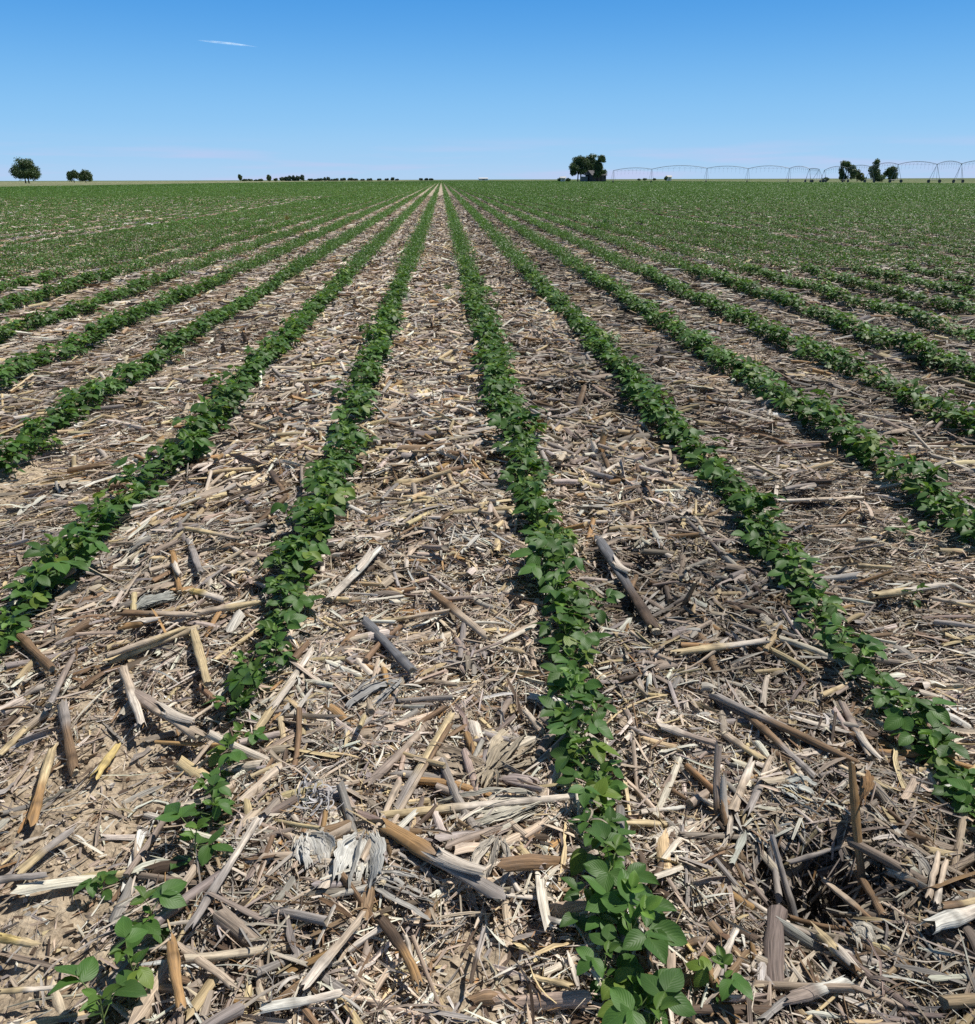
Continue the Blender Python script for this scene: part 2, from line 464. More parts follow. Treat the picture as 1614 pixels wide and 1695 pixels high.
# ------------------------------------------------------------------ ground sheet
def axis(near0, near1, step, lo, hi):
    a = list(np.arange(near0, near1, step))
    s, v = step, near1
    while v < hi:
        a.append(v); s *= 1.13; v += s
    a.append(hi)
    s, v, pre = step, near0, []
    while v > lo:
        s *= 1.13; v -= s; pre.append(max(v, lo))
    return np.array(pre[::-1] + a)
xs = axis(-3.6, 4.0, 0.0125, -9000, 9000)
ys = axis(0.5, 5.2, 0.0125, -60, 16000)
X, Y = np.meshgrid(xs, ys)
Z = Hf(X, Y) * np.clip(1 - (np.hypot(X, Y) - 60) / 60, 0, 1)
a = Acc()
idx = np.arange(X.size).reshape(X.shape)
a.add(np.stack([X, Y, Z], -1), np.full((X.size, 3), 0.3), np.zeros((X.size, 3)),
      np.stack([idx[:-1, :-1], idx[:-1, 1:], idx[1:, 1:], idx[1:, :-1]], -1))
tag(a.build('ground', M_GROUND), kind='structure')

# ------------------------------------------------------------------ residue palette
PAL = {
 'tan': (0.53, 0.425, 0.315), 'pale': (0.70, 0.61, 0.50), 'grey': (0.36, 0.32, 0.285), 'straw': (0.60, 0.47, 0.27),
 'orange': (0.40, 0.24, 0.105), 'dark': (0.11, 0.075, 0.05), 'white': (0.70, 0.67, 0.58), 'mauve': (0.36, 0.285, 0.23),
 'slate': (0.17, 0.17, 0.175), 'brown': (0.25, 0.16, 0.09)}
def palette(rng, n, names, p):
    arr = np.array([PAL[k] for k in names])
    p = np.array(p, float); p /= p.sum()
    c = arr[rng.choice(len(names), n, p=p)]
    c = c * rng.uniform(0.72, 1.32, (n, 1)) * rng.normal(1, 0.022, (n, 3))
    return np.clip(c, 0.02, 0.8)

def wedge_pts(rng, n, y0, y1):
    """points in the visible wedge plus a margin, area-uniform"""
    ylo = y0
    pts = []
    while sum(len(p) for p in pts) < n:
        yy = np.sqrt(rng.uniform(ylo ** 2, y1 ** 2, n * 2))
        xx = yy * 0.052 + rng.uniform(-1, 1, n * 2) * (0.66 * yy + 0.35)
        k = rng.random(n * 2) < (0.66 * yy + 0.35) / (0.66 * yy + 0.35 * yy / y1 * 1.0 + 0.35)
        pts.append(np.stack([xx, yy], 1)[k])
    return np.concatenate(pts)[:n]
def wedge_area(y0, y1):
    return 0.66 * (y1 ** 2 - y0 ** 2) + 0.7 * (y1 - y0)
def rowdist(x):
    return np.abs(x[:, None] - ROWS[None]).min(1)

def cover(p):
    """how much trash lies at a point: swaths between rows, thin over the wheel track near left"""
    x, y = p[:, 0], p[:, 1]
    c = 0.66 + 1.1 * vn(x * 2.1, y * 2.1, 11) + 0.9 * vn(x * 6, y * 6, 12)
    c = c + 0.12 * np.exp(-((x - 0.3) / 1.1) ** 2)
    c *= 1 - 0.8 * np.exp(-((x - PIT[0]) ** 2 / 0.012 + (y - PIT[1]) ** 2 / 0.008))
    c *= np.where(rowdist(x) < 0.07, 0.55, 1.0)
    bare = np.exp(-(((x + 0.80) / 0.30) ** 4)) * np.clip((2.6 - y) / 1.0, 0, 1)
    c *= 1 - 0.97 * bare
    bare2 = np.exp(-(((x + 0.95) / 0.12) ** 2)) * np.clip((3.6 - y) / 1.2, 0, 1)
    c *= 1 - 0.5 * bare2
    bare3 = np.exp(-(((x - 0.02) / 0.3) ** 2)) * np.clip((1.22 - y) / 0.2, 0, 1)
    c *= 1 - 0.93 * bare3
    return np.clip(c, 0.05, 1.3)

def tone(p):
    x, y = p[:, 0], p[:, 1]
    m = 0.97 - 0.21 * np.clip((x - 0.35) / 0.5, 0, 1) + (0.35 + 0.35 * (x > 0.35)) * vn(x * 2.3, y * 1.3, 21) + 0.25 * vn(x * 7, y * 5, 22)  # stronger noise on the right puts clumps of shadow into the litter colour
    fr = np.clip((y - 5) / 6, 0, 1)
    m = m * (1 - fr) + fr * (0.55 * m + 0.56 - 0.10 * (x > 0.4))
    m = m * (1 - 0.5 * np.exp(-((x - PIT[0]) ** 2 / 0.02 + (y - PIT[1]) ** 2 / 0.012))) * (1 - 0.4 * np.exp(-((x - PIT3[0]) ** 2 / 0.012 + (y - PIT3[1]) ** 2 / 0.03)))  # shade inside two hollows painted into the litter colour
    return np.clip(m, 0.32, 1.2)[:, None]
def lines(rng, p, L, K, az, curv, slope, zlift, bow, fine=True):
    """centre lines that follow the ground"""
    n = len(p)
    s = np.linspace(-0.5, 0.5, K)[None] * L[:, None]
    ang = az[:, None] + curv[:, None] * s
    ds = L[:, None] / (K - 1)
    dx, dy = np.cos(ang) * ds, np.sin(ang) * ds
    x = np.cumsum(dx, 1); y = np.cumsum(dy, 1)
    x += p[:, :1] - x.mean(1, keepdims=True); y += p[:, 1:] - y.mean(1, keepdims=True)
    hg = Hc(x, y)
    hm = hg.max(1, keepdims=True) * 0.6 + hg.mean(1, keepdims=True) * 0.4
    zlift = zlift * (0.35 + 1.5 * np.clip(cover(p), 0, 1.2) ** 1.5)
    zlift = np.minimum(zlift, np.where(p[:, 1] > 2.6, 0.055, 0.034))
    z = hg * 0.45 + hm * 0.55 + zlift[:, None] + slope[:, None] * s + bow[:, None] * (1 - (2 * s / L[:, None]) ** 2)
    z = np.maximum(z, hg + 0.0015)
    return np.stack([x, y, z], -1)
def upvec(rng, n, K, tilt, twist, az):
    ps = rng.normal(0, tilt, n)[:, None] + (np.linspace(-.5, .5, K)[None] * rng.normal(0, twist, n)[:, None])
    side = np.stack([-np.sin(az), np.cos(az), np.zeros(n)], -1)[:, None]
    return norm(np.sin(ps)[..., None] * side + np.cos(ps)[..., None] * np.array([0, 0, 1.0]))

def pick(rng, n, y0, y1, bias=1.0):
    p = wedge_pts(rng, int(n * 1.7), y0, y1)
    k = rng.random(len(p)) < cover(p) ** bias
    return p[k][:n] if k.sum() > n else p[k]
def side_dir(rng, p):
    """preferred lie of the trash: across the rows far right and left, random between the centre rows"""
    n = len(p)
    az = rng.uniform(0, np.pi, n)
    bias_dir = np.where(p[:, 0] > 1.1, 0.0, np.where(p[:, 0] < -1.2, 0.5, np.where(p[:, 0] < -.5, 1.0, az)))
    strong = rng.random(n) < np.where(np.abs(p[:, 0] - 0.1) > 0.9, 0.6, 0.3)
    return np.where(strong, bias_dir + rng.normal(0, 0.45, n), az)

LITTER = ['tan', 'pale', 'grey', 'straw', 'orange', 'dark', 'white', 'mauve', 'brown']
def litter_band(name, seed, y0, y1, d_fib, d_strip, d_slab, d_stalk, d_crumb, sc=1.0, lod=0, mul=1.0):
    rng = np.random.default_rng(seed)
    acc = Acc()
    A = wedge_area(y0, y1)
    # crumbs
    if d_crumb:
        p = pick(rng, int(A * d_crumb), y0, y1, 0.85); n = len(p)
        L = rng.uniform(0.006, 0.022, n) * sc; W_ = rng.uniform(0.0015, 0.005, n) * sc
        az = rng.uniform(0, np.pi, n)
        P = lines(rng, p, L, 2, az, np.zeros(n), rng.normal(0, 0.3, n), rng.uniform(0.001, 0.012, n), np.zeros(n))
        sweep(acc, P, np.repeat(W_[:, None], 2, 1), FLAT2, upvec(rng, n, 2, 0.6, 0.1, az),
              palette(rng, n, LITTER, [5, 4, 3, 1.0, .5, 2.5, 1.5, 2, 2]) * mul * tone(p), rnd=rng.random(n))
    # fibres and shreds
    if d_fib:
        p = pick(rng, int(A * d_fib), y0, y1, 1.0); n = len(p)
        K = 5 if lod == 0 else 3
        L = rng.gamma(2.6, 0.022, n) * sc + 0.015; W_ = rng.gamma(1.8, 0.0008, n) * sc + 0.0004 * sc
        az = side_dir(rng, p)
        P = lines(rng, p, L, K, az, rng.normal(0, 1, n) * rng.choice([1.5, 12.0], n, p=[.75, .25]) * (0 if lod > 1 else 1), rng.normal(0, 0.13, n), rng.gamma(2.0, 0.008, n), rng.normal(0, 0.004, n))
        wk = W_[:, None] * np.array([0.55, 1, 1, .9, 0.4])[None] if K == 5 else W_[:, None] * np.array([.8, 1, .6])[None]
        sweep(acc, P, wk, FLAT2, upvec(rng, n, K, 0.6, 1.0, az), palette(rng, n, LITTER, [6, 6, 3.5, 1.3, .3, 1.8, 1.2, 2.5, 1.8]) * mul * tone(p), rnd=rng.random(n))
    # leaf strips
    if d_strip:
        p = pick(rng, int(A * d_strip), y0, y1, 1.0); n = len(p)
        K = 8 if lod == 0 else 4
        L = rng.uniform(0.04, 0.20, n) * min(sc, 1.8); W_ = rng.gamma(2.2, 0.0013, n) * sc + 0.0015
        az = side_dir(rng, p)
        P = lines(rng, p, L, K, az, rng.normal(0, 1, n) * rng.choice([0.6, 5.0], n, p=[.78, .22]), rng.normal(0, 0.13, n), rng.gamma(2.0, 0.009, n), rng.normal(0, 0.006, n))
        if lod == 0:
            P[:, :, :2] += rng.normal(0, 0.0015, (n, K, 2)); P[:, :, 2] += rng.normal(0, 0.002, (n, K))
        tp = np.sin(np.linspace(0.55, np.pi - 0.4, K)) ** 0.35
        wk = W_[:, None] * tp[None] * rng.uniform(0.6, 1.25, (n, K)) * np.linspace(1, 1, K)[None] ** 1
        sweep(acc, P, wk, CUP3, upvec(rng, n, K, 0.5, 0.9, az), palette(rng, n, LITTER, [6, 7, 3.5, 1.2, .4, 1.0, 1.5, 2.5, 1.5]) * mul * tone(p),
              flat=rng.uniform(0.3, 1.8, n), rnd=rng.random(n), rag=1.5, rng=rng)
    # split stalk slabs
    if d_slab:
        p = pick(rng, int(A * d_slab * 1.5), y0, y1, 1.2)
        p = p[rng.random(len(p)) < np.where((p[:, 0] < -1.15) | (p[:, 0] > 1.25), 0.3, 0.85)]; n = len(p)
        K = 5 if lod == 0 else 3
        L = rng.gamma(3.2, 0.030 if lod == 1 else 0.022, n) * min(sc, 1.6) + 0.02; W_ = rng.gamma(3.2, 0.0017, n) * sc + 0.0015
        az = side_dir(rng, p)
        P = lines(rng, p, L, K, az, rng.normal(0, 0.8, n), rng.normal(0, 0.16, n), rng.gamma(2.0, 0.010, n) + 0.002, rng.normal(0, 0.003, n))
        wk = W_[:, None] * rng.uniform(0.8, 1.1, (n, K))
        sweep(acc, P, wk, arc(5, -0.2, np.pi + 0.2) if lod == 0 else arc(4, 0, np.pi), upvec(rng, n, K, 0.9, 0.2, az),
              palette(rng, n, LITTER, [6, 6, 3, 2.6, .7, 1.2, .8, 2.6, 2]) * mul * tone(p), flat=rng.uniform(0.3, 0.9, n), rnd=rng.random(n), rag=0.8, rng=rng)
    # whole small stalks
    if d_stalk:
        p = pick(rng, int(A * d_stalk * 1.5), y0, y1, 1.2)
        p = p[rng.random(len(p)) < np.where((p[:, 0] < -1.15) | (p[:, 0] > 1.25), 0.25, 0.9)]; n = len(p)
        K = 5
        L = rng.uniform(0.06, 0.28, n); W_ = rng.uniform(0.004, 0.011, n) * min(sc, 1.5)
        az = side_dir(rng, p)
        P = lines(rng, p, L, K, az, rng.normal(0, 0.6, n), rng.normal(0, 0.15, n), rng.gamma(2.0, 0.010, n) + W_, rng.normal(0, 0.003, n))
        sweep(acc, P, np.repeat(W_[:, None], K, 1), ring(6), upvec(rng, n, K, 0.9, 0.1, az),
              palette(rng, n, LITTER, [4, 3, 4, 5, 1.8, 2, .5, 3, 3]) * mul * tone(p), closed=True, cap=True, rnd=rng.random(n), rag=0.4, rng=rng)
    return acc

acc = litter_band('near', 1, 0.66, 3.2, 17000, 330, 800, 60, 18000)
o = acc.build('corn_residue_litter', M_RES)
tag(o, 'fine shredded corn leaves, husks and stalk splinters covering the soil near the camera', 'crop residue', kind='stuff')
acc = litter_band('mid', 2, 3.2, 8.0, 6500, 300, 620, 110, 3500, sc=1.3, lod=1)
tag(acc.build('corn_residue_litter', M_RES), 'shredded corn residue covering the soil between the rows in the middle distance', 'crop residue', kind='stuff')
acc = litter_band('far', 3, 8.0, 22.0, 0, 260, 460, 20, 0, sc=1.6, lod=2)
acc2 = litter_band('farther', 4, 22.0, 70.0, 0, 80, 60, 0, 0, sc=2.9, lod=2)
v, c, u, q, t = acc2.arrays()
acc.add(v, c, u, q, t)
tag(acc.build('corn_residue_litter', M_RES), 'distant corn residue seen as pale flecks between the far soybean rows', 'crop residue', kind='stuff')

def clods():
    rng = np.random.default_rng(9)
    acc = Acc()
    p = wedge_pts(rng, 9000, 0.66, 3.4)
    k = rng.random(len(p)) < np.clip(1.0 - cover(p), 0.03, 1) ** 1.2
    p = p[k]; n = len(p)
    r = rng.gamma(2.0, 0.0018, n) + 0.0015
    ph = np.array([[1, 0, 0], [-1, 0, 0], [0, 1, 0], [0, -1, 0], [0, 0, 1], [0, 0, -1], [.6, .6, .6], [-.6, .6, .6], [.6, -.6, .6], [-.6, -.6, .6]], float)
    tri = np.array([[0, 6, 4], [6, 2, 4], [2, 7, 4], [7, 1, 4], [1, 9, 4], [9, 3, 4], [3, 8, 4], [8, 0, 4], [0, 2, 6], [2, 1, 7], [1, 3, 9], [3, 0, 8], [2, 0, 5], [1, 2, 5], [3, 1, 5], [0, 3, 5]])
    V = ph[None] * r[:, None, None] * rng.uniform(0.55, 1.3, (n, 10, 1)) * np.array([1, 1, 0.75])
    V = V + np.stack([p[:, 0], p[:, 1], Hf(p[:, 0], p[:, 1]) + r * 0.25], -1)[:, None]
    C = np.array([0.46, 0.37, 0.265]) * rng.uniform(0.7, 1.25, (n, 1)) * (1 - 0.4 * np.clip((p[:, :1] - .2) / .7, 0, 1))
    acc.add(V, np.repeat(C[:, None], 10, 1), np.zeros((n * 10, 3)), None, (tri[None] + (np.arange(n) * 10)[:, None, None]))
    return acc
tag(clods().build('soil_clods', tint_material("soil_clod", 0.95, 0.1, 300, 0.3), smooth=False), 'small crumbly clods of pale soil on the bare patches', 'soil clods', kind='stuff')

# ------------------------------------------------------------------ soybean plants
def leaflet(Ln, Wd, lod, fold, droop, rng):
    if lod == 0: K, M = 7, 5
    else: K, M = 4, 3
    t = np.linspace(0, 1, K)
    a = np.linspace(-1, 1, M)
    wv = Wd * 0.5 * np.sin(np.pi * np.clip(t, 0.0, 1) ** 0.78) ** 0.72
    wv[0], wv[-1] = 0.0004, 0.0006
    V = np.zeros((K, M, 3))
    V[..., 0] = t[:, None] * Ln - np.abs(a)[None] * Ln * 0.03
    V[..., 1] = a[None] * wv[:, None]
    V[..., 2] = fold * np.abs(a[None]) * wv[:, None] - droop * Ln * (t[:, None] ** 1.8) + 0.05 * Ln * np.sin(5 * t[:, None] + rng.uniform(0, 6)) * a[None] ** 2
    U = np.stack([np.broadcast_to(t[:, None], (K, M)), np.broadcast_to(a[None], (K, M)), np.full((K, M), rng.random())], -1)
    i = np.arange(K * M).reshape(K, M)
    q = np.stack([i[:-1, :-1], i[1:, :-1], i[1:, 1:], i[:-1, 1:]], -1).reshape(-1, 4)
    return V.reshape(-1, 3), U.reshape(-1, 3), q
def rotm(az, pitch, roll):
    return np.array(Matrix.Rotation(az, 3, 'Z') @ Matrix.Rotation(-pitch, 3, 'Y') @ Matrix.Rotation(roll, 3, 'X'))
LEAFC = np.array([0.066, 0.140, 0.030])
def tube(acc, pts, r0, r1, c, M=5):
    pts = np.array(pts, float)[None]
    K = pts.shape[1]
    upv = np.broadcast_to(np.array([0.31, 0.17, 0.2]), pts.shape)
    sweep(acc, pts, np.linspace(r0, r1, K)[None], ring(M), upv, np.array([c]), closed=True, cap=True, capcol=c)
def soy_plant(seed, h, ntri, lod=0, size=1.0):
    rng = np.random.default_rng(seed)
    st, lf = Acc(), Acc()
    lean = rng.normal(0, 0.10, 2)
    def stem_at(f): return np.array([lean[0] * h * f * f, lean[1] * h * f * f, h * f - 0.004 * (f == 0)])
    sc_ = (0.16, 0.22, 0.07)
    tube(st, [stem_at(f) for f in np.linspace(0, 1, 5)], 0.0019, 0.0011, sc_, 5 if lod == 0 else 3)
    def put(pos, az, pitch, roll, Ln, Wd, fold, droop, c):
        V, U, q = leaflet(Ln, Wd, lod, fold, droop, rng)
        V = V @ rotm(az, pitch, roll).T + pos
        lf.add(V, np.broadcast_to(c, V.shape).copy(), U, q)
    a0 = rng.uniform(0, 6.28)
    for k in range(2):
        az = a0 + k * math.pi + rng.normal(0, 0.2)
        p0 = stem_at(0.36)
        p1 = p0 + np.array([math.cos(az), math.sin(az), 0.35]) * 0.016
        tube(st, [p0, p1], 0.001, 0.0008, sc_, 4 if lod == 0 else 3)
        put(p1, az, rng.normal(-0.1, 0.2), rng.normal(0, 0.2), 0.042 * size, 0.036 * size, 0.15, 0.2, LEAFC * rng.uniform(0.8, 1.1))
    for k in range(ntri):
        f = 0.5 + 0.5 * k / max(1, ntri - 1) if ntri > 1 else 1
        az = a0 + 1.57 + k * 2.5 + rng.normal(0, 0.35)
        young = k == ntri - 1
        s = size * (0.62 if young else rng.uniform(0.88, 1.15))
        pl = (0.016 if young else rng.uniform(0.034, 0.06)) * size
        el = rng.uniform(0.35, 0.95)
        p0 = stem_at(f)
        d = np.array([math.cos(az) * math.cos(el), math.sin(az) * math.cos(el), math.sin(el)])
        p1 = p0 + d * pl + np.array([0, 0, -0.1 * pl])
        tube(st, [p0, (p0 + p1) / 2 + np.array([0, 0, 0.05 * pl]), p1], 0.0011, 0.0007, sc_, 4 if lod == 0 else 3)
        c = LEAFC * rng.uniform(0.68, 1.3) * (np.array([1.7, 1.45, 1.3]) if young else (np.array([1.9, 1.35, 1.0]) if rng.random() < 0.07 else 1))
        fo, dr = rng.uniform(0.1, 0.35), rng.uniform(0.05, 0.35)
        if young: fo, dr = 0.7, 0.0
        put(p1 + d * 0.008, az, rng.normal(-0.05, 0.3) + (0.5 if young else 0), rng.normal(0, 0.25), 0.052 * s, 0.034 * s, fo, dr, c)
        for sg in (-1, 1):
            put(p1, az + sg * rng.uniform(1.0, 1.45), rng.normal(-0.05, 0.28) + (0.4 if young else 0), rng.normal(0, 0.3), 0.047 * s, 0.033 * s, fo, dr, c * rng.uniform(0.88, 1.12))
    # axillary small leaves fill the crown
    for k in range(4):
        az = rng.uniform(0, 6.28); p0 = stem_at(rng.uniform(0.45, 1.0))
        put(p0 + np.array([math.cos(az), math.sin(az), .5]) * 0.006, az, rng.uniform(0.2, 0.8), 0, 0.024 * size, 0.013 * size, 0.5, 0.1, LEAFC * np.array([1.6, 1.45, 1.2]))
    return st, lf

rng = np.random.default_rng(77)
sites = []
ORD = ['zeroth', 'first', 'second', 'third', 'fourth', 'fifth', 'sixth', 'seventh', 'eighth', 'ninth', 'tenth', 'eleventh', 'twelfth', 'thirteenth',
       'fourteenth', 'fifteenth', 'sixteenth', 'seventeenth', 'eighteenth', 'nineteenth']
TENS = ['', '', 'twent', 'thirt', 'fort', 'fift', 'sixt', 'sevent', 'eight', 'ninet']
def ordinal(n):
    if n >= 100: return 'hundred-and-' + ordinal(n - 100) if n > 100 else 'hundredth'
    if n < 20: return ORD[n]
    t, u = divmod(n, 10)
    return TENS[t] + 'ieth' if u == 0 else TENS[t] + 'y-' + ORD[u]
def in_frame(x, y, z=0.0, mx=40, my=60):
    d = Vector((x, y, z - H_CAM))
    zc = d.dot(fw)
    if zc <= 0.1: return False
    px = PW / 2 + F_PX * d.dot(rt) / zc; py = PH / 2 - F_PX * d.dot(up) / zc
    return -mx < px < PW + mx and -my < py < PH + my
for ri, xr in enumerate(ROWS_NEAR, -4):
    y = 0.70 + rng.uniform(0, 0.08)
    while y < 11.5:
        sparse = xr == -0.50 and rng.random() < (2.2 - y) / 1.2
        y += rng.uniform(0.036, 0.068) if not sparse else rng.uniform(0.062, 0.105)
        if rng.random() < (0.02 if not sparse else 0.04): continue
        x = xr + rng.normal(0, (0.026 if xr == 0.335 else 0.012) + 0.022 * min(1, max(0, (y - 1.6) / 2.5))) + 0.02 * vn(np.array([y * 0.5]), np.array([xr]), 31)[0]
        if ri == 5: x -= 0.05 * max(0, 1.5 - y) / 0.6
        if ri == 6: x -= 0.075 * min(1, max(0, 2.2 - y) / 1.3)
        if ri == 7: x -= 0.05 * min(1, max(0, 2.8 - y) / 1.0)
        if abs(x - 0.052 * y) < 0.70 * y + 0.45:
            sites.append((y, x, ri, sparse))
sites.sort()
vis = [s for s in sites if in_frame(s[1], s[0], 0.08)]
named = set(id(s) for s in vis[:296])
# templates
NV = 12
tmpl, tmpl_low, tmpl_small, tmpl_bush = [], [], [], []
for k in range(NV):
    tmpl.append(soy_plant(100 + k, random.Random(k).uniform(0.085, 0.125), 4 + k % 2, 0, random.Random(k + 50).uniform(0.95, 1.15)))
    tmpl_low.append(soy_plant(300 + k, random.Random(k).uniform(0.085, 0.12), 8, 1, random.Random(k + 50).uniform(0.62, 0.78)))
    tmpl_bush.append(soy_plant(400 + k, random.Random(k).uniform(0.085, 0.12), 6 + k % 2, 0, random.Random(k + 50).uniform(0.72, 0.88)))
for k in range(5):
    tmpl_small.append(soy_plant(200 + k, random.Random(k).uniform(0.075, 0.10), 3, 0, 0.98))
ROWNAME = {5: 'in the left centre row', 6: 'in the right centre row', 7: 'in the second row right of centre', 8: 'in the third row right of centre',
           9: 'in the fourth row right of centre', 10: 'in the fifth row right of centre', 4: 'in the second row left of centre',
           11: 'in the sixth row right of centre', 12: 'in the seventh row right of centre', 13: 'in the eighth row right of centre', 14: 'in the ninth row right of centre',
           -1: 'in the seventh row left of centre', -2: 'in the eighth row left of centre', -3: 'in the ninth row left of centre', -4: 'in the tenth row left of centre',
           3: 'in the third row left of centre', 2: 'in the fourth row left of centre', 1: 'in the fifth row left of centre', 0: 'in the sixth row left of centre'}
protos = {}
def soy_thing(key, st, lf, loc, rz, s):
    if key in protos:
        src = protos[key]
        root = src.copy(); col.objects.link(root)
        for ch in src.children:
            c2 = ch.copy(); col.objects.link(c2); c2.parent = root
    else:
        root = empty('soybean_plant', (0, 0, 0))
        st.build('stem', M_STEM, root); lf.build('foliage', M_LEAF, root)
        protos[key] = root
    root.location = loc; root.rotation_euler = (0, 0, rz); root.scale = (s, s, s)
    return root
cnt = {}
rest_st, rest_lf = [[] for _ in range(NV)], None
inst = [[] for _ in range(NV)]
for s in sites:
    y, x, ri, sparse = s
    k = int(rng.integers(NV)); ks = int(rng.integers(5)); rz = rng.uniform(0, 6.28)
    sz = rng.uniform(0.72, 1.18) * (1.0 if sparse else 1.04) * (1.0 + 0.30 * min(1, max(0, (y - 1.6) / 3.0)))
    z = float(Hc(x, y)) - 0.004
    if id(s) in named:
        small = sparse and rng.random() < 0.75
        bushy = y > 1.9 and rng.random() < (y - 1.9) / 0.8
        st, lf = tmpl_small[ks] if small else (tmpl_bush[k] if bushy else tmpl[k])
        if y < 2.3: sz *= 0.95 if sparse else 0.80
        r = soy_thing(('s', ks) if small else (('b', k) if bushy else ('n', k)), st, lf, (x, y, z), rz, sz)
        cnt[ri] = cnt.get(ri, 0) + 1
        tag(r, ('small sparse' if small else 'leafy green') + ' soybean plant ' + ROWNAME[ri] + ', ' + ordinal(cnt[ri]) + ' from the bottom edge', 'soybean plant',
            'soybean plants growing in rows')
    else:
        inst[k].append((x, y, z, rz, sz))
accL, accS = Acc(), Acc()
for k in range(NV):
    if not inst[k]: continue
    a_ = np.array(inst[k])
    ca, sa, s_ = np.cos(a_[:, 3]), np.sin(a_[:, 3]), a_[:, 4]
    M_ = np.zeros((len(a_), 3, 3))
    M_[:, 0, 0] = ca * s_; M_[:, 0, 1] = -sa * s_; M_[:, 1, 0] = sa * s_; M_[:, 1, 1] = ca * s_; M_[:, 2, 2] = s_
    cm_ = rng.uniform(0.8, 1.3, (len(a_), 1)) * np.ones((1, 3))
    accL.add_inst(tmpl_low[k][1].arrays(), M_, a_[:, :3], cm_)
    accS.add_inst(tmpl_low[k][0].arrays(), M_, a_[:, :3], None)
tag(accL.build('soybean_foliage', M_LEAF), 'soybean rows running on behind the separate plants in the middle distance', 'soybean crop', kind='stuff')
tag(accS.build('soybean_stems', M_STEM), 'thin green stems under the soybean rows of the middle distance', 'soybean crop', kind='stuff')

# far rows: leaf-sized faces whose size grows with distance
def far_rows():
    rng = np.random.default_rng(5)
    acc = Acc()
    for y0, y1, sz, per_m in ((0, 11.5, 0.034, 620), (11.5, 22, 0.038, 600), (22, 45, 0.054, 300), (45, 90, 0.095, 115), (90, 170, 0.16, 40), (170, 320, 0.26, 16), (320, 700, 0.5, 5)):
        for xr in (list(ROWS) if y0 < 22 else list(ROWS) + [ROWS[0] - 0.762 * k for k in range(1, 80)] + [ROWS[-1] + 0.762 * k for k in range(1, 80)]):
            nearrow = xr in ROWS_NEAR
            a0 = y0
            if y0 == 0:
                if nearrow: continue
            lo = max(a0, (abs(xr - 0.052 * y1) - 0.6) / 0.72 - 1, 1.0) if True else a0
            if lo >= y1: continue
            n = int((y1 - lo) * per_m * (0.42 if xr < ROWS[0] else (0.6 if xr > ROWS[-1] else (1 if nearrow else (0.68 if xr < 0 else 0.8)))))
            if n <= 0: continue
            y = rng.uniform(lo, y1, n)
            clump = vn(y * 5.5, np.full(n, xr * 3.1), 40) + 0.6 * vn(y * 0.8, np.full(n, xr * 1.7), 41)
            keep = rng.random(n) < np.clip(0.92 + 1.0 * clump, 0.2, 1.0)
            y = y[keep]; n = len(y)
            # the plants bush out like in the near rows: narrow at the foot, widest above the middle
            zz = rng.beta(2.2, 1.6, n)
            hh = (0.19 if nearrow else (0.10 if xr < 0 else 0.125)) * (1 + 0.25 * vn(y * 4, np.full(n, xr), 42))
            x = xr + rng.normal(0, 0.074 if nearrow else 0.050, n) * (0.55 + zz * 0.75)
            s = sz * rng.uniform(0.65, 1.2, n)
            az = rng.uniform(0, 6.28, n); tl = rng.normal(0, 0.45, n)
            dx = np.stack([np.cos(az) * np.cos(tl), np.sin(az) * np.cos(tl), np.sin(tl)], -1)
            rl = rng.normal(0, 0.45, n)
            side = np.stack([-np.sin(az) * np.cos(rl), np.cos(az) * np.cos(rl), np.sin(rl)], -1)
            c0 = np.stack([x, y, Hc(x, y) * np.clip(1 - (y - 60) / 60, 0, 1) + 0.012 + zz * hh], -1)
            b = c0 - dx * s[:, None] * .5; tp = c0 + dx * s[:, None] * .5
            lft = c0 + side * s[:, None] * .36 + np.array([0, 0, 0.006]); rgt = c0 - side * s[:, None] * .36 + np.array([0, 0, 0.006])
            V = np.stack([b, rgt, tp, lft], 1)
            cc = LEAFC * (1.12 if y0 < 22 else 1.25) * rng.uniform(0.7, 1.3, (n, 1)) * (1 + (rng.random((n, 1)) < 0.12) * np.array([[0.6, 0.45, 0.3]]))
            U = np.broadcast_to(np.array([[0.5, .5, 0], [0.5, .5, 0], [.5, .5, 0], [.5, .5, 0.0]]), (n, 4, 3))
            i = np.arange(n * 4).reshape(n, 4)
            acc.add(V, np.repeat(cc[:, None], 4, 1), U, i)
    return acc
o = far_rows().build('soybean_rows', M_LEAF, smooth=False)
tag(o, 'distant soybean rows converging towards the horizon across the whole field', 'soybean crop', kind='stuff')

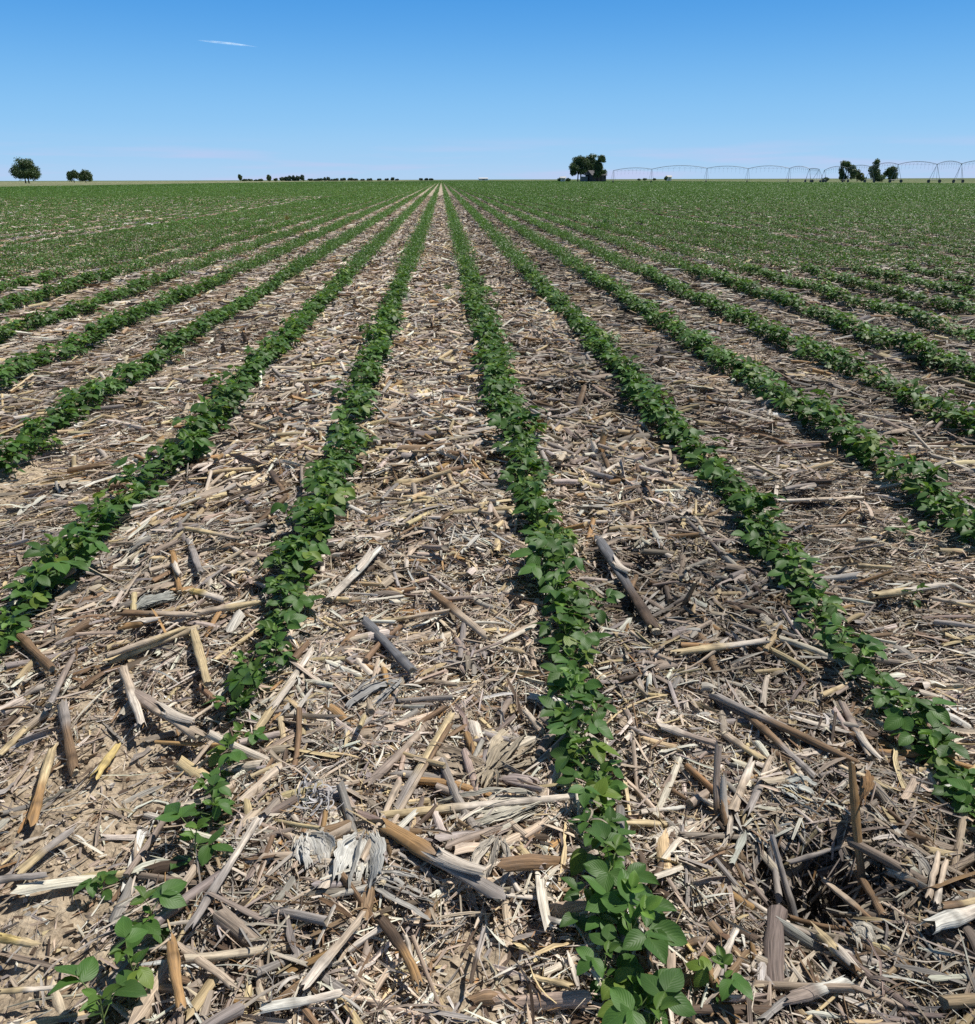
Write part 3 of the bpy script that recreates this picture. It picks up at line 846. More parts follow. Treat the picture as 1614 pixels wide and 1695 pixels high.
# ------------------------------------------------------------------ separate corn stalk pieces
def Hs(x, y): return float(Hc(x, y))
def stalk_meshes(L, r, c0, c1, rng, split=False, nodes=True, bend=0.0, flat=None):
    """a stalk piece along +X centred on the origin: the wall, and its pith as a part of its own"""
    K = 17
    t = np.linspace(-0.5, 0.5, K)
    flat = flat or rng.uniform(0.5, 0.85)
    P = np.stack([t * L, bend * L * (1 - 4 * t * t) + np.cumsum(rng.normal(0, 0.0005, K)), np.cumsum(rng.normal(0, 0.0003, K))], -1)[None]
    W_ = np.full(K, r) * (1 + 0.10 * np.sin(t * 9 + rng.uniform(0, 6))) * np.linspace(1.08, 0.88, K) * rng.uniform(0.96, 1.04, K)
    tint_ = np.ones(K)
    if nodes:
        for nd in np.arange(rng.uniform(-0.35, -0.05), 0.5, 0.16 / max(L, 0.1)):
            b = np.exp(-((t - nd) * L / 0.009) ** 2)
            W_ = W_ * (1 + 0.16 * b); tint_ = tint_ * (1 - 0.45 * b)
    mixv = 1 / (1 + np.exp(-(t - rng.uniform(-0.15, 0.1)) * 30))
    C = (np.array(c0)[None] * (1 - mixv[:, None]) + np.array(c1)[None] * mixv[:, None]) * tint_[:, None] * rng.uniform(0.92, 1.08, (K, 1))
    upv = np.broadcast_to(np.array([0, 0, 1.0]), P.shape)
    wall = Acc(); piths = []
    if split:
        sweep(wall, P, W_[None], arc(8, -0.35, math.pi + 0.35), upv, C[None], flat=np.array([0.75]), rag=0.9, rng=rng)
        Pp = P.copy(); Pp[..., 2] -= r * 0.1
        Pp = Pp[:, 1:-1]
        pith = Acc(); piths.append(pith)
        sweep(pith, Pp, W_[None, 1:-1] * 0.86, arc(6, 0.1, math.pi - 0.1), upv[:, 1:-1], np.array([[0.6, 0.5, 0.34]]), flat=np.array([0.5]), rag=0.5, rng=rng)
    else:
        sweep(wall, P, W_[None], ring(12), upv, C[None], flat=np.array([flat]), closed=True, rag=0.8, rng=rng)
        for e in (0, -1):
            sg = 1 if e == 0 else -1
            pith = Acc(); piths.append(pith)
            q0 = P[0, e] + np.array([sg * r * 0.5, 0, 0]); q1 = P[0, e] + np.array([-sg * r * 0.06, 0, 0])
            pp = np.stack([q0, q1])[None] if sg == 1 else np.stack([q0, q1])[None]
            sweep(pith, pp, np.full((1, 2), W_[e] * 0.86), ring(9), np.broadcast_to(np.array([0, 0, 1.0]), pp.shape),
                  np.array([[0.62, 0.53, 0.38]]), flat=np.array([flat]), closed=True, cap=True, capcol=(0.6, 0.5, 0.36))
    return wall, piths
def place_stalk(x0, y0, z0, x1, y1, z1, r, c0, c1, seed, label, group=None, name='corn_stalk', cat='corn stalk', **kw):
    rng = np.random.default_rng(seed)
    a, b = Vector((x0, y0, z0)), Vector((x1, y1, z1))
    L = (b - a).length
    wall, piths = stalk_meshes(L, r, c0, c1, rng, **kw)
    root = empty(name, (a + b) / 2)
    root.rotation_mode = 'QUATERNION'
    d = (b - a).normalized()
    q = d.to_track_quat('X', 'Z')
    root.rotation_quaternion = q @ __import__('mathutils').Quaternion((1, 0, 0), rng.normal(0, 0.3))
    wall.build('stalk_wall', M_RES, root)
    for pith in piths: pith.build('pith', M_RES, root)
    if kw.get('split') is not True and r > 0.008 and rng.random() < 0.35:
        sh = Acc(); K = 6
        s0 = rng.uniform(-0.4, 0.1) * L; ll = min(0.12, L * 0.5)
        tt = np.linspace(0, 1, K)
        P = np.stack([s0 + tt * ll, tt ** 2 * r * rng.uniform(-2, 2), r * 0.25 + tt ** 2 * r * 0.9], -1)[None]
        sweep(sh, P, (r * 1.12 * (1 - 0.35 * tt))[None], arc(7, 0.1, 2.9), np.broadcast_to(np.array([0, 0, 1.0]), P.shape),
              np.array([PAL['pale']]) * rng.uniform(0.8, 1.05), flat=np.array([0.8]), rag=1.2, rng=rng)
        sh.build('leaf_sheath', M_RES, root)
    return tag(root, label, cat, group)

P_ = PAL
OR, YE, TA, GR, PA, DK, WH, BR, SL, MA = (P_[k] for k in ('orange', 'straw', 'tan', 'grey', 'pale', 'dark', 'white', 'brown', 'slate', 'mauve'))
YB = (0.66, 0.50, 0.20)
HERO = [  # x0,y0,x1,y1 (photograph pixels of its two ends), width px, colours, label, extra
 (640, 1388, 830, 1505, 34, OR, GR, 'thick corn stalk, orange upper half and grey lower half, below the white husk', {}),
 (632, 1357, 955, 1324, 20, YE, PA, 'long yellow corn stalk lying crosswise through the white husk bundle', {}),
 (655, 1345, 745, 1180, 21, GR, YE, 'grey corn stalk with yellow tip rising towards the upper right, above the yellow one', {}),
 (545, 1010, 628, 922, 20, PA, WH, 'long whitish corn stalk leaning right, between the two centre rows', {}),
 (200, 1026, 330, 1030, 18, BR, TA, 'brown corn stalk on top of an orange one, left of the left centre row', {}),
 (328, 1028, 432, 1010, 16, TA, YE, 'tan corn stalk pointing into the left centre row of soybeans', {}),
 (203, 1050, 264, 1036, 15, OR, OR, 'short bright orange corn stalk under the brown crosswise stalk', {}),
 (180, 1102, 306, 1052, 16, TA, YE, 'long yellow-tan corn stalk slanting just below the short orange one', {}),
 (322, 1058, 345, 1142, 18, YE, YE, 'yellow corn stalk pointing at the camera beside the left centre row', {}),
 (106, 1178, 128, 1290, 20, GR, BR, 'grey-brown corn stalk pointing at the camera over bare soil at the left', {}),
 (55, 1370, 90, 1245, 18, OR, YE, 'golden split stalk with dark shadow lying on bare soil at the left', {'split': True}),
 (156, 1296, 198, 1236, 17, YB, YB, 'short bright yellow split corn stalk on bare soil', {'split': True}),
 (36, 1070, 90, 1124, 18, BR, BR, 'short brown corn stalk near the left edge', {}),
 (316, 1560, 430, 1372, 17, GR, PA, 'long flat grey-green corn stalk right of the left centre row', {'split': True}),
 (288, 1580, 304, 1695, 22, OR, OR, 'orange-brown split stalk at the bottom edge, right of the left soybeans', {'split': True}),
 (303, 1588, 390, 1655, 17, TA, TA, 'tan corn stalk with a node, touching the orange one at the bottom', {}),
 (625, 1525, 692, 1642, 20, DK, OR, 'curved orange-brown stalk under the grey husks, centre bottom', {'bend': 0.05}),
 (670, 1553, 697, 1638, 8, PA, PA, 'thin pale strip of stalk beside the curved orange-brown one', {'split': True}),
 (226, 1160, 334, 1226, 27, MA, TA, 'thick pinkish-tan corn stalk reaching into the left centre row', {}),
 (206, 1120, 240, 1212, 18, TA, PA, 'tan split stalk above the thick pinkish one', {'split': True}),
 (600, 1030, 682, 1112, 22, SL, SL, 'thick dark grey corn stalk between the two centre rows', {}),
 (990, 892, 1086, 1052, 22, SL, DK, 'thick blackened corn stalk just right of the right centre row', {}),
 (1115, 1086, 1270, 1066, 15, YE, PA, 'pale yellow corn stalk lying crosswise right of the right centre row', {}),
 (1442, 986, 1552, 970, 16, YE, TA, 'yellow corn stalk beyond the second row right, near a seedling', {}),
 (1420, 938, 1470, 942, 11, YE, YE, 'short yellow stalk beyond the second row right', {}),
 (1548, 984, 1614, 997, 11, TA, YE, 'thin tan stalk touching the right edge', {}),
 (1198, 1208, 1265, 1252, 16, TA, YE, 'yellowish-topped stalk above the parallel upright slabs at the right', {}),
 (1213, 1335, 1248, 1250, 17, TA, PA, 'left slab of two parallel tan stalks at the right', {'split': True}),
 (1238, 1340, 1276, 1250, 17, GR, TA, 'right slab of two parallel tan stalks at the right', {'split': True}),
 (1372, 1418, 1478, 1545, 18, TA, BR, 'long tan stalk crossing the dark hollow at lower right', {}),
 (1360, 1545, 1426, 1618, 22, YE, BR, 'brown-tan stalk below the dark hollow at lower right', {}),
 (1302, 1662, 1402, 1632, 26, MA, WH, 'thick grey-white split stalk near the bottom right corner', {'split': True}),
 (1530, 1560, 1625, 1520, 32, WH, PA, 'very thick whitish stalk sheath at the right edge, lower corner', {'split': True}),
 (1558, 1512, 1625, 1503, 16, BR, YE, 'brown-yellow stalk resting above the whitish sheath at the right edge', {}),
 (1180, 1622, 1216, 1540, 15, TA, PA, 'tan stalk right of the lowest right centre soybeans', {}),
 (1532, 1505, 1552, 1420, 12, TA, TA, 'left of two upright tan splinters near the lower right edge', {'split': True}),
 (1546, 1512, 1564, 1432, 11, PA, TA, 'right of two upright tan splinters near the lower right edge', {'split': True}),
 (1196, 1436, 1312, 1492, 11, GR, PA, 'thin grey stalk running into the dark hollow from the left', {'bend': -0.04}),
 (1320, 1462, 1440, 1510, 11, BR, BR, 'thin brown bent stalk crossing the dark hollow', {'bend': -0.05}),
 (1312, 1395, 1430, 1385, 10, GR, TA, 'thin stalk bridging the hollow horizontally below the tall stub', {}),
 (0, 1558, 62, 1572, 16, YB, YE, 'pale yellow split stalk at the left edge near the bottom', {'split': True}),
 (0, 1652, 96, 1645, 12, YE, PA, 'yellow stalk lying crosswise in the bottom left corner', {}),
 (0, 1258, 46, 1214, 13, YE, YE, 'thin yellow stalk at the left edge over bare soil', {}),
 (40, 1452, 122, 1388, 17, YE, GR, 'yellow-ended grey split stalk over bare soil, lower left', {'split': True}),
 (0, 1468, 80, 1458, 14, GR, GR, 'grey stalk at the left edge beside the yellow-ended split one', {}),
 (500, 1660, 602, 1530, 24, PA, TA, 'thick pale tan stalk at bottom, left of the curved orange one', {'split': True}),
 (440, 1692, 572, 1662, 22, WH, PA, 'white weathered stalk along the bottom edge', {'split': True}),
 (312, 900, 400, 912, 12, YE, TA, 'tan crosswise stalk above the orange upright one, left centre', {}),
 (287, 926, 300, 985, 12, OR, OR, 'orange stalk pointing at the camera, left of the left centre row', {}),
 (320, 982, 376, 1002, 15, YB, PA, 'pale yellow short stalk left of the left centre row', {}),
 (316, 912, 336, 962, 13, GR, GR, 'grey stalk right beside the orange one, left centre', {}),
 (660, 848, 762, 842, 11, YE, YE, 'yellow crosswise stalk between the centre rows', {}),
 (655, 800, 752, 800, 15, YE, PA, 'pale yellow crosswise slab between the centre rows', {'split': True}),
 (552, 908, 650, 895, 16, MA, TA, 'pinkish-tan crosswise stalk touching the left centre row', {}),
 (716, 975, 806, 1052, 17, BR, TA, 'tan-brown stalk slanting towards the right centre row', {}),
 (630, 1028, 742, 1005, 13, YE, TA, 'yellow-tan crosswise stalk above the dark grey one', {}),
 (1290, 785, 1284, 832, 9, PA, PA, 'thin pale stalk standing over two crosswise ones, right', {}),
 (1284, 836, 1425, 832, 12, PA, TA, 'long pale crosswise stalk between second and third rows right', {}),
 (1205, 786, 1340, 770, 11, PA, PA, 'pale crosswise stalk above the long one, right', {}),
 (380, 716, 470, 726, 11, BR, TA, 'brown crosswise stalk left of the left centre row, middle distance', {}),
 (452, 742, 524, 765, 11, YB, YE, 'yellow stalk reaching the left centre row, middle distance', {}),
 (450, 782, 480, 832, 13, DK, BR, 'dark brown stalk left of the left centre row', {}),
 (480, 770, 540, 790, 13, TA, TA, 'tan stalk beside the dark brown one, left centre', {}),
 (370, 880, 425, 880, 17, OR, BR, 'orange-brown stalk above the tan crosswise one, left centre', {}),
 (1062, 1332, 1135, 1322, 10, PA, WH, 'thin whitish stalk right of the right centre row', {}),
 (1112, 1540, 1146, 1580, 9, YB, YB, 'thin bright yellow stalk under the lowest right centre soybeans', {}),
 (898, 1526, 952, 1536, 12, GR, WH, 'short blue-grey stalk left of the lowest right centre soybeans', {}),
 (425, 1215, 520, 1085, 15, YE, PA, 'long yellow stalk leaning right from the left centre row', {}),
 (780, 1640, 800, 1545, 8, DK, GR, 'thin dark stalk near the centre of the bottom', {}),
 (1090, 1200, 1196, 1232, 20, PA, MA, 'pale wide split stalk right of the right centre row', {'split': True}),
 (1180, 1150, 1420, 1270, 16, GR, BR, 'long grey stalk sweeping right below the crosswise yellow one', {}),
 (1240, 1180, 1350, 1290, 15, BR, GR, 'dark split stalk beneath the long grey sweeping one', {'split': True}),
 (1395, 1165, 1440, 1255, 15, MA, TA, 'pinkish stalk left of the second soybean row right', {}),
 (1275, 1360, 1300, 1440, 17, SL, GR, 'dark slate split stalk leaning over the hollow', {'split': True}),
 (745, 1200, 640, 1395, 10, BR, TA, 'thin brown stalk crossing the grey yellow-tipped one', {}),
 (660, 1300, 600, 1440, 13, TA, TA, 'tan slab left of the grey yellow-tipped stalk', {'split': True}),
 (85, 1180, 125, 1100, 14, GR, MA, 'grey-mauve stalk pointing away near the left edge', {}),
]
for i, (x0, y0, x1, y1, wpx, c0, c1, lab, kw) in enumerate(HERO):
    zz = 0.040 if 'bare soil' not in lab else 0.018
    a0, b0 = G(x0, y0, zz), G(x1, y1, zz)
    mid = (a0 + b0) / 2
    zc = (Vector((mid[0], mid[1], zz - H_CAM))).dot(fw)
    r = wpx * zc / F_PX / 2 * 0.84
    za, zb = Hs(*a0), Hs(*b0)
    zm = max(Hs(*mid), (za + zb) / 2)
    zt = zz + max(0, zm) * 0.3
    place_stalk(a0[0], a0[1], (za + zm) / 2 + zt + r * 0.5, b0[0], b0[1], (zb + zm) / 2 + zt + r * 0.5, r, c0, c1, 900 + i, lab, **kw)
# leaning and standing broken stalks by the hollow
def leaning(px0, py0, px1, py1, top, wpx, c0, c1, seed, lab, **kw):
    a0 = G(px0, py0, 0.0)
    # upper end: the point at height top above the same depth range on the ray through (px1, py1)
    b0 = G(px1, py1, top)
    zc = (Vector((a0[0], a0[1], -H_CAM))).dot(fw)
    return place_stalk(a0[0], a0[1], Hs(*a0) - 0.01, b0[0], b0[1], top, wpx * zc / F_PX / 2, c0, c1, seed, lab, cat='corn stub', name='corn_stub', **kw)
leaning(1440, 1482, 1410, 1262, 0.20, 15, BR, OR, 1, 'tall brown corn stub standing in the dark hollow at lower right', nodes=True)
leaning(1205, 1390, 1190, 1232, 0.13, 14, BR, MA, 2, 'bent brown stub standing left of the parallel tan slabs', bend=0.05)
leaning(1345, 1500, 1275, 1385, 0.07, 14, SL, GR, 3, 'slate grey splinter leaning left out of the dark hollow', split=True)
leaning(1215, 1400, 1195, 1330, 0.05, 10, DK, BR, 4, 'short dark stub beside the bent brown one')
leaning(950, 690, 968, 640, 0.12, 12, DK, BR, 6, 'dark stub leaning right, first behind the pile right of centre')
leaning(985, 770, 1000, 716, 0.13, 14, DK, OR, 7, 'brown stub rising from the pile right of the right centre row')
leaning(1120, 1010, 1150, 965, 0.10, 13, DK, BR, 8, 'dark leaning stalk end in the fanned husks right of centre')
leaning(1550, 1500, 1500, 1440, 0.06, 10, TA, TA, 9, 'short tan stub near the lower right edge')

# husk and leaf bundles
def husk(px0, py0, px1, py1, wpx, n, c, label, seed, spread=0.5, z=0.034, curl=0.02, name='corn_husk', wf=0.3, wl=1.0):
    rng = np.random.default_rng(seed)
    a0, b0 = G(px0, py0, z), G(px1, py1, z)
    d = b0 - a0; L = np.hypot(*d); az = math.atan2(d[1], d[0])
    mid = (a0 + b0) / 2
    zc = (Vector((mid[0], mid[1], z - H_CAM))).dot(fw)
    wm = wpx * zc / F_PX
    acc = Acc(); K = 14
    t = np.linspace(0, 1, K)
    side = np.array([-math.sin(az), math.cos(az)])
    def blade(f, l, w0, zo, ang, tone_, torn):
        M = 9
        aa = np.linspace(-1, 1, M)
        prof = np.stack([aa, 0.28 * aa ** 2 * rng.uniform(-0.6, 1) + 0.10 * np.where(np.arange(M) % 2, 1, -1) * rng.uniform(0.4, 1, M)], 1)
        s = t * l
        off = side * f * wm * wf * 2
        wob = f * wm * 0.55 * np.sin(t * np.pi * 0.8) + np.cumsum(rng.normal(0, 0.0013, K))
        x = a0[0] + off[0] + np.cos(ang) * s + side[0] * wob
        y = a0[1] + off[1] + np.sin(ang) * s + side[1] * wob
        zz = z + zo + curl * 0.35 * np.sin(t * np.pi * rng.uniform(0.6, 1.3)) + np.cumsum(rng.normal(0, 0.0014, K)) + Hs(*mid)
        P = np.stack([x, y, zz], -1)[None]
        wd = w0 * (0.6 + 0.4 * np.sin(np.linspace(0.3, np.pi - 0.7, K))) * (1 + 0.08 * rng.normal(0, 1, K))
        ps = f * 0.9 + rng.normal(0, 0.22) + t * rng.normal(0, 0.5)
        s3 = np.array([side[0], side[1], 0])
        upv = (-np.sin(ps)[:, None] * s3 + np.cos(ps)[:, None] * np.array([0, 0, 1.0]))[None]
        cc = np.array(c) * tone_ * (0.8 + 0.3 * rng.random((1, K, 1)))
        sweep(acc, P, wd[None], prof, upv, cc, rnd=rng.random(1), rag=torn, rng=rng)
    for k in range(n):
        f = (k + 0.5) / n - 0.5 + rng.normal(0, 0.05)
        blade(f, L * rng.uniform(0.7, 1.05), wm / n * 0.78 * wl * rng.uniform(0.7, 1.2), 0.003 + rng.uniform(0, 0.010), az + f * spread * 1.3, rng.uniform(0.7, 1.05), 0.9)
    for k in range(n):
        f = rng.uniform(-0.55, 0.55)
        blade(f, L * rng.uniform(0.5, 1.15), wm / n * rng.uniform(0.08, 0.28), 0.012 + rng.uniform(0, 0.010), az + f * spread * 1.6, rng.uniform(0.6, 1.1), 3.0)
    o = acc.build(name, M_RES, origin=(a0[0], a0[1], 0))
    return tag(o, label, 'corn husk')
husk(890, 1332, 742, 1366, 58, 9, (0.62, 0.58, 0.47), 'large cream husk bundle wrapped round the long yellow stalk', 1, 0.25)
husk(605, 1405, 590, 1482, 52, 3, (0.70, 0.68, 0.61), 'bright white husk left of the orange and grey stalk', 2, 0.15, wl=1.5)
husk(510, 1402, 530, 1450, 50, 5, (0.64, 0.62, 0.56), 'small white husk left of the bright white one', 3, 0.4)
husk(660, 1125, 590, 1178, 34, 5, (0.40, 0.39, 0.37), 'grey husk with a yellow spot below the dark grey stalk', 4, 0.3)
husk(815, 1275, 865, 1222, 52, 5, (0.50, 0.42, 0.30), 'fan of tan leaves above the cream husk bundle', 5, 0.5)
husk(812, 1280, 792, 1322, 34, 3, (0.55, 0.46, 0.33), 'tan leaf pointing down below the fan of tan leaves', 51, 0.3)
husk(800, 1275, 715, 1262, 36, 4, (0.36, 0.29, 0.21), 'brownish leaves spreading left of the tan fan', 52, 0.35)
husk(825, 1400, 792, 1490, 36, 5, (0.56, 0.50, 0.41), 'pale striped husk above the grey end of the thick stalk', 6, 0.35)
husk(610, 1465, 725, 1500, 26, 4, (0.47, 0.45, 0.41), 'grey curled husk strips under the bright white husk', 7, 0.25)
husk(1060, 1005, 1130, 955, 34, 5, (0.40, 0.37, 0.33), 'fan of grey leaves right of the blackened stalk', 8, 0.3)
husk(1300, 1305, 1345, 1322, 34, 4, (0.52, 0.53, 0.48), 'pale grey-green husk flake above the dark hollow', 10, 0.3)
husk(1410, 1540, 1440, 1570, 30, 3, (0.62, 0.57, 0.47), 'small cream husk at the right of the dark hollow', 11, 0.3)
husk(1428, 1300, 1418, 1352, 22, 1, (0.30, 0.17, 0.07), 'orange-brown leaf hanging from the tall brown stub', 12, 0.15, z=0.10)
husk(230, 1010, 290, 990, 34, 4, (0.46, 0.47, 0.42), 'pale grey-green husk left of the left centre row', 13, 0.4)
husk(950, 742, 1000, 708, 40, 6, (0.40, 0.34, 0.27), 'brown and grey leaves piled right of the right centre row', 14, 0.6)
husk(1020, 840, 960, 830, 30, 4, (0.56, 0.52, 0.45), 'whitish husk in the pile right of the right centre row', 15, 0.6)
# curled grey fibres
def fibre_tuft(px, py, rad, n, c, label, seed):
    rng = np.random.default_rng(seed)
    g = G(px, py, 0.045)
    K = 12
    t = np.linspace(0, 1, K)[None]
    az = rng.uniform(0, 6.28, n)[:, None]; cu = rng.normal(0, 3.4, n)[:, None]
    L = rng.uniform(0.4, 1.1, n)[:, None] * rad * 1.8
    ang = az + cu * t
    x = g[0] + rng.normal(0, rad * .2, n)[:, None] + np.cumsum(np.cos(ang) * L / K, 1)
    y = g[1] + rng.normal(0, rad * .2, n)[:, None] + np.cumsum(np.sin(ang) * L / K, 1)
    z = Hs(*g) + 0.038 + rng.uniform(0, .02, n)[:, None] + 0.012 * np.sin(t * 3.1 + az)
    P = np.stack([x, y, z], -1)
    acc = Acc()
    sweep(acc, P, rng.uniform(0.0007, 0.0026, n)[:, None] * np.ones((1, K)), CUP3, upvec(rng, n, K, 0.6, 2.0, az[:, 0]),
          np.array(c)[None] * rng.uniform(0.7, 1.15, (n, 1)), rnd=rng.random(n))
    return tag(acc.build('husk_fibres', M_RES, origin=(g[0], g[1], 0)), label, 'husk fibres')
fibre_tuft(522, 1325, 0.05, 46, (0.52, 0.50, 0.49), 'tangled curly grey husk fibres between the two centre rows', 3)
fibre_tuft(960, 1350, 0.04, 30, (0.5, 0.42, 0.32), 'loose frayed tan fibres at the end of the cream husk', 4)

# many more stalk pieces, named by look and strip
STRIPS = [(-3.6, -2.83, 'just left of the fourth row left'), (-2.83, -2.05, 'just left of the third row left'), (-2.05, -1.26, 'just left of the second row left'),
          (-1.26, -0.50, 'just left of the left centre row'), (-0.50, 0.335, 'between the two centre rows'),
          (0.335, 1.14, 'just right of the right centre row'), (1.14, 1.91, 'just right of the second row right'), (1.91, 2.67, 'just right of the third row right')]
rng = np.random.default_rng(4242)
cand = wedge_pts(rng, 1500, 0.85, 5.2)
wts = {'just left of the left centre row': 0.75, 'between the two centre rows': 1.0, 'just right of the right centre row': 0.85}
chosen = []
for p in cand:
    st = next((s for s in STRIPS if s[0] + 0.06 < p[0] < s[1] - 0.06), None)
    if st is None or not in_frame(p[0], p[1], 0.02, 0, 0): continue
    wgt = wts.get(st[2], 0.22) * (0.35 if p[1] > 4.2 else 1)
    if p[0] < -0.55 and p[1] < 1.9: wgt *= 0.35
    if rng.random() < wgt: chosen.append((p[1], p[0], st[2]))
    if len(chosen) >= 212: break
chosen.sort()
cnt2 = {}
COLW = [('grey', GR), ('tan', TA), ('pale', PA), ('yellow', YE), ('brown', BR), ('orange', OR), ('dark', DK), ('pinkish', MA)]
for i, (y, x, sname) in enumerate(chosen):
    cw, cc = COLW[rng.choice(8, p=[.2, .22, .13, .15, .1, .05, .06, .09])]
    thick = rng.random() < 0.4
    r = rng.uniform(0.0085, 0.012) if thick else rng.uniform(0.0045, 0.0075)
    if y < 1.35: r *= 0.78
    L = rng.uniform(0.07, 0.26) * (1 if thick else 0.9)
    az = side_dir(rng, np.array([[x, y]]))[0] % math.pi
    orient = 'crosswise' if az < 0.5 or az > 2.64 else ('lengthwise' if 1.1 < az < 2.04 else ('slanting right' if az <= 1.1 else 'slanting left'))
    c0 = np.clip(np.array(cc) * rng.uniform(0.8, 1.2), 0.03, 0.78)
    c1 = c0 * rng.uniform(0.7, 1.1) if rng.random() < 0.6 else np.array(cc) * 0.5 + np.array(TA) * 0.5
    dx, dy = math.cos(az) * L / 2, math.sin(az) * L / 2
    hz = max(Hs(x, y), 0.5 * (Hs(x - dx, y - dy) + Hs(x + dx, y + dy))) + r * 0.7 + rng.uniform(0.008, 0.026)
    sl_ = rng.normal(0, 0.09)
    key = (cw, thick, orient, sname)
    cnt2[key] = cnt2.get(key, 0) + 1
    lab = f"{'thick' if thick else 'thin'} {cw} cornstalk {orient}, {ordinal(cnt2[key])} from bottom, {sname}"
    place_stalk(x - dx, y - dy, hz - sl_ * L / 2, x + dx, y + dy, hz + sl_ * L / 2, r, c0, c1, 5000 + i, lab, 'corn stalk pieces scattered between the rows',
                split=bool(rng.random() < 0.35), bend=float(rng.normal(0, 0.015)))

# ------------------------------------------------------------------ old corn stubs standing between the soybean rows
def stub_meshes(seed, h, r, c):
    rng = np.random.default_rng(seed)
    K = 7
    t = np.linspace(0, 1, K)
    ln = rng.normal(0, 0.45, 2)
    P = np.stack([ln[0] * h * t, ln[1] * h * t, h * t - 0.01], -1)[None]
    W_ = r * (1.25 - 0.35 * t) * (1 + 0.14 * (np.abs(t - 0.45) < 0.1))
    wall, sh = Acc(), Acc()
    sweep(wall, P, W_[None], ring(8), np.broadcast_to(np.array([1.0, 0.1, 0]), P.shape), np.array([c]), closed=True, cap=True, capcol=(0.4, 0.33, 0.24), rag=1.3, rng=rng)
    for k in range(rng.integers(9, 16)):
        az = rng.uniform(0, 6.28); l = rng.uniform(0.04, 0.15)
        K2 = 6; s = np.linspace(0, 1, K2)
        hh = rng.uniform(0.1, 1.0) * h
        P2 = np.stack([np.cos(az) * s * l + ln[0] * hh, np.sin(az) * s * l + ln[1] * hh, hh + 0.3 * l * s - (hh + .2 * l) * s ** 2 * rng.uniform(0.3, 1.0)], -1)[None]
        sweep(sh, P2, (rng.uniform(0.004, 0.009) * (1 - 0.6 * s))[None], CUP3, np.broadcast_to(np.array([-np.sin(az) * .4, np.cos(az) * .4, 0.9]), P2.shape),
              np.array([P_[rng.choice(['grey', 'dark', 'brown', 'mauve'])]]) * rng.uniform(0.6, 1.0), rnd=rng.random(1), rag=1.0, rng=rng)
    return wall, sh
stub_t = [stub_meshes(600 + k, random.Random(k).uniform(0.03, 0.12), random.Random(k + 9).uniform(0.008, 0.013),
                      np.array([(0.22, 0.155, 0.105), (0.30, 0.22, 0.15), (0.16, 0.12, 0.09), (0.36, 0.28, 0.20)][k % 4])) for k in range(8)]
stub_protos = {}
stub_sites = []
for xr, nm, y0 in ((-0.10, 'between the two centre rows', 3.1), (0.74, 'just right of the right centre row', 2.6), (-0.90, 'just left of the left centre row', 3.3),
                   (1.52, 'just right of the second row right', 4.5), (-1.66, 'just left of the second row left', 4.6), (-2.45, 'just left of the third row left', 5.2)):
    y = y0
    while y < 30:
        y += rng.uniform(0.14, 0.42)
        if rng.random() < 0.35: y += rng.uniform(0.2, 1.0)
        x = xr + rng.normal(0, 0.035)
        if in_frame(x, y, 0.05, 0, 0): stub_sites.append((y, x, nm))
stub_sites.sort()
cnt3 = {}
far_w = Acc()
for i, (y, x, nm) in enumerate(stub_sites):
    k = int(rng.integers(8)); rz = rng.uniform(0, 6.28)
    if i < 150:
        if k in stub_protos:
            src = stub_protos[k]; root = src.copy(); col.objects.link(root)
            for ch in src.children:
                c2 = ch.copy(); col.objects.link(c2); c2.parent = root
        else:
            root = empty('corn_stub', (0, 0, 0)); stub_t[k][0].build('stub', M_RES, root); stub_t[k][1].build('dry_leaves', M_RES, root)
            stub_protos[k] = root
        root.location = (x, y, Hs(x, y)); root.rotation_euler = (0, 0, rz); ss = rng.uniform(0.95, 1.5); root.scale = (ss, ss, ss * 0.7)
        cnt3[nm] = cnt3.get(nm, 0) + 1
        tag(root, f"short ragged corn stub {nm}, {ordinal(cnt3[nm])} from bottom", 'corn stub', 'old corn stubs standing between the rows')
    else:
        Mr = np.array(Matrix.Rotation(rz, 3, 'Z'))[None]
        for part in stub_t[k]:
            far_w.add_inst(part.arrays(), Mr, np.array([[x, y, Hs(x, y)]]))
if far_w.n:
    tag(far_w.build('far_corn_stubs', M_RES), 'far dark corn stubs standing between the soybean rows', 'corn stubs', kind='stuff')

# ------------------------------------------------------------------ weeds and volunteer seedlings
def grass_weed(px, py, h, n, c, label, seed, spread=0.5, wd=0.004):
    rng = np.random.default_rng(seed)
    g = G(px, py)
    acc, st = Acc(), Acc()
    K = 7; t = np.linspace(0, 1, K)
    for k in range(n):
        az = rng.uniform(0, 6.28); l = h * rng.uniform(0.6, 1.15); sp = rng.uniform(0.1, spread)
        P = np.stack([np.cos(az) * l * (sp * t + 0.3 * sp * t ** 2), np.sin(az) * l * (sp * t + .3 * sp * t ** 2), l * (t - 0.25 * sp * t ** 2.5)], -1)[None]
        sweep(acc, P, (wd * np.sin(np.linspace(0.5, 3.1, K)))[None], CUP3, np.broadcast_to(np.array([-np.cos(az), -np.sin(az), 0.4]), P.shape),
              np.array([c]) * rng.uniform(0.75, 1.25))
    st_p = [np.array([0, 0, -0.01]), np.array([0.003, 0, h * 0.3])]
    tube(st, st_p, 0.004, 0.002, (0.18, 0.2, 0.1))
    root = empty('weed', (g[0], g[1], Hs(*g)))
    acc.build('leaves', M_LEAF, root); st.build('stem', M_STEM, root)
    return tag(root, label, 'weed')
grass_weed(742, 490, 0.15, 34, (0.11, 0.155, 0.085), 'small grey-green grassy weed left of the right centre row, upper middle', 1)
